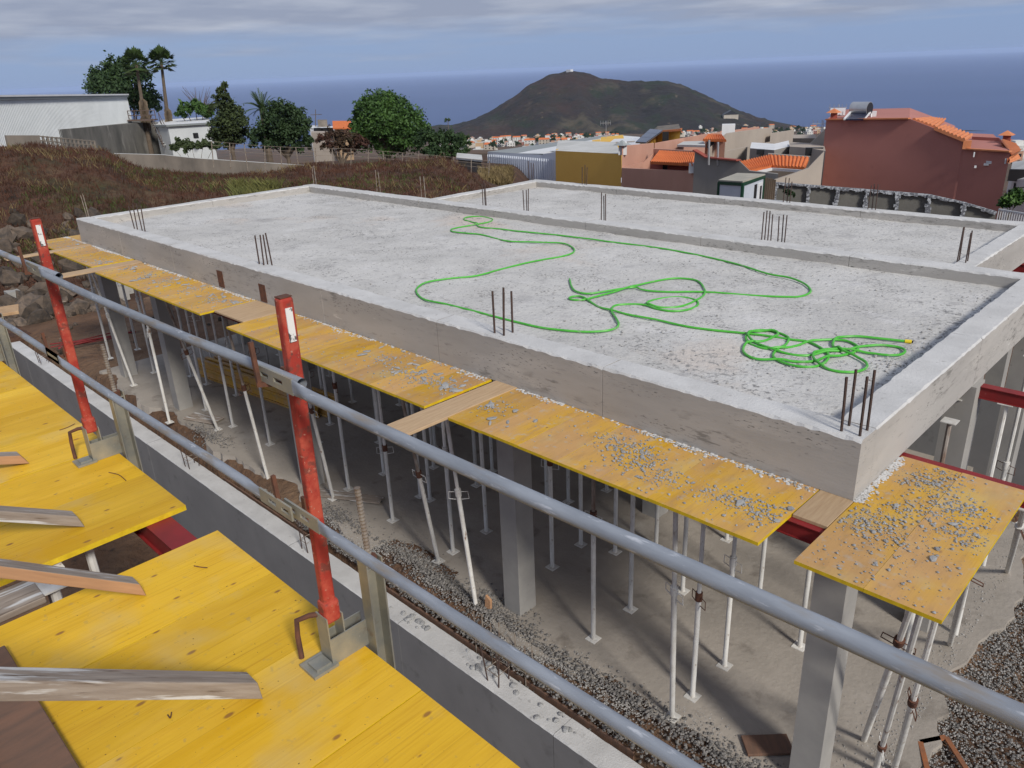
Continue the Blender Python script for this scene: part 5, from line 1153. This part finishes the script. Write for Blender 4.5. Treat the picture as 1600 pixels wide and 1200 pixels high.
# ------------------------------------------------------------------ town below the volcano
def town_mesh(k, col):
    rg = random.Random(k); g = MB(); wx, wy, hz = rg.uniform(8,15), rg.uniform(8,12), rg.choice([3.4,6.4,6.8,9.4])
    g.box(-wx/2, wx/2, -wy/2, wy/2, -8, hz, 0)
    if k % 6 == 0: g.add([(-wx/2-.4,-wy/2-.4,hz),(wx/2+.4,-wy/2-.4,hz),(wx/2+.4,wy/2+.4,hz),(-wx/2-.4,wy/2+.4,hz),(-wx/2,0,hz+1.9),(wx/2,0,hz+1.9)], [(0,1,5,4),(2,3,4,5),(1,2,5),(3,0,4)], 1)
    else: g.box(-wx/4, wx/5, -wy/4, wy/4, hz, hz+2.6, 0); g.box(-wx/2-.15, wx/2+.15, -wy/2-.15, wy/2+.15, hz-.35, hz+.25, 3)
    for fl in range(int(hz//3)):
        for i in range(3):
            x = -wx/2 + wx*(i+.5)/3; g.box(x-.7, x+.7, -wy/2-.06, -wy/2+.1, fl*3+.9, fl*3+2.3, 2); g.box(x-.7, x+.7, wy/2-.1, wy/2+.06, fl*3+.9, fl*3+2.3, 2)
        g.box(wx/2-.1, wx/2+.06, -.8, .8, fl*3+.9, fl*3+2.3, 2)
    o = g.build('town_house', [M['town%d' % col], M['tile'], M['dark'], M['roofpale']]); me = o.data; bpy.data.objects.remove(o); return me
TM = [(town_mesh(k, c), c, k) for k, c in enumerate([0,0,3,1,0,2,3,0,4,0,0,2])]
CN = ['white', 'terracotta', 'ochre', 'beige', 'red']
def gnd(x, y): return float(np.maximum(height(np.array([x]), np.array([y])), vheight(np.array([x]), np.array([y])))[0])
def town(px, r_, me=None):
    d = at(px, 150, r_); me, c, k = me or random.choice(TM); o = bpy.data.objects.new('town_house', me); COL.objects.link(o)
    o.location = (d[0], d[1], gnd(d[0], d[1])-.5); o.rotation_euler = (0, 0, math.radians(45)+random.choice([0,1.57,3.14])+U(-.25,.25))
    tag(o, 'small %s %s house in the town below the volcano' % (CN[c], 'tile roofed' if k % 6 == 0 else 'flat roofed'), 'house', 'town houses %s %s' % (CN[c], 'tiled' if k % 6 == 0 else 'flat'))
for i in range(175): town(U(676, 965), 950 + 1150*random.random())
for i in range(60): town(U(1035, 1190), 1350 + 900*random.random())
for i in range(55): town(U(1165, 1300), 1500 + 900*random.random())
for i in range(26): town(U(1560, 1680), 420 + 700*random.random())
d = at(890,112,2580); g = MB(); g.box(-9,9,-6,6,-12,4); g.box(-3,3,-6.2,-5,0,3); o = g.build('summit_hut', M['white']); o.location = (d[0], d[1], gnd(d[0],d[1])+2); tag(o, 'small white hut on the summit of the volcano', 'hut')
d = at(1142,168,2380); gt = thing('hall', 'grey gabled hall on the right flank of the volcano', 'building', (d[0],d[1],gnd(d[0],d[1])), world=False); gt.rotation_euler.z = math.radians(40)
g = MB(); g.box(-20,20,-12,12,-12,9); g.build('wall', M['town3'], gt); g = MB(); g.add([(-21,-13,9),(21,-13,9),(21,13,9),(-21,13,9),(0,-13,20),(0,13,20)], [(0,4,5,3),(4,1,2,5),(0,1,4),(2,3,5)]); g.build('roof', M['dark'], gt)
# trees among the houses
tt = thing('town_tree', 'dark round tree among the town houses', 'tree', (0,0,0), 'trees in the town', world=False)
g = MB(); g.tube([(0,0,-2),(0,0,5)], [.5,.3], 6); g.build('trunk', M['trunk'], tt)
V, Fc = leaf_mesh([(0,0,6,4.2),(2.5,1,5,3),(-2,-1.5,5,3.2)], 520, .9, 77); g = MB(); g.v = [tuple(v) for v in V]; g.f = Fc; g.m = [0]*len(Fc); g.build('crown', M['leafdark'], tt)
spots = [(U(676,965), U(900,1700)) for i in range(44)] + [(U(1035,1300), U(1350,2200)) for i in range(40)]
for i, (px, r_) in enumerate(spots):
    d = at(px, 150, r_); L = (d[0], d[1], gnd(d[0], d[1])-.5)
    if i == 0: tt.location = L
    else:
        c = copy_tree(tt, L, (0,0,U(0,6))); s = U(.7,1.5); c.scale = (s,s,s)
d = at(701,205,950); zt = at(701,188,950)[2]; T = thing('fan_palm', 'lone tall palm rising above the town roofs', 'palm tree', (d[0],d[1],gnd(d[0],d[1])))
g = MB(); g.tube([(d[0],d[1],gnd(d[0],d[1])-1),(d[0],d[1],zt)], [.6,.4], 6); g.build('trunk', M['trunk'], T)
V, Fc = leaf_mesh([(d[0],d[1],zt,3.4)], 260, 1.1, 5); g = MB(); g.v = [tuple(v) for v in V]; g.f = Fc; g.m = [0]*len(Fc); g.build('crown', M['palmleaf'], T)

# ------------------------------------------------------------------ sea air
hz = bpy.data.materials.new('haze'); hz.use_nodes = True; t = hz.node_tree; t.nodes.clear()
pv = N(t, 'ShaderNodeVolumePrincipled'); pv.inputs['Color'].default_value = (.60,.74,1,1); pv.inputs['Density'].default_value = 3.2e-5; pv.inputs['Anisotropy'].default_value = .0
mo = N(t, 'ShaderNodeOutputMaterial'); t.links.new(pv.outputs[0], mo.inputs['Volume'])
g = MB(); g.box(-S-50, S+50, -S-50, S+50, -245, 30); o = g.build('haze', hz); stuff(o, 'thin bluish sea haze')
for o in COL.objects:
    if '_w' in o: del o['_w']
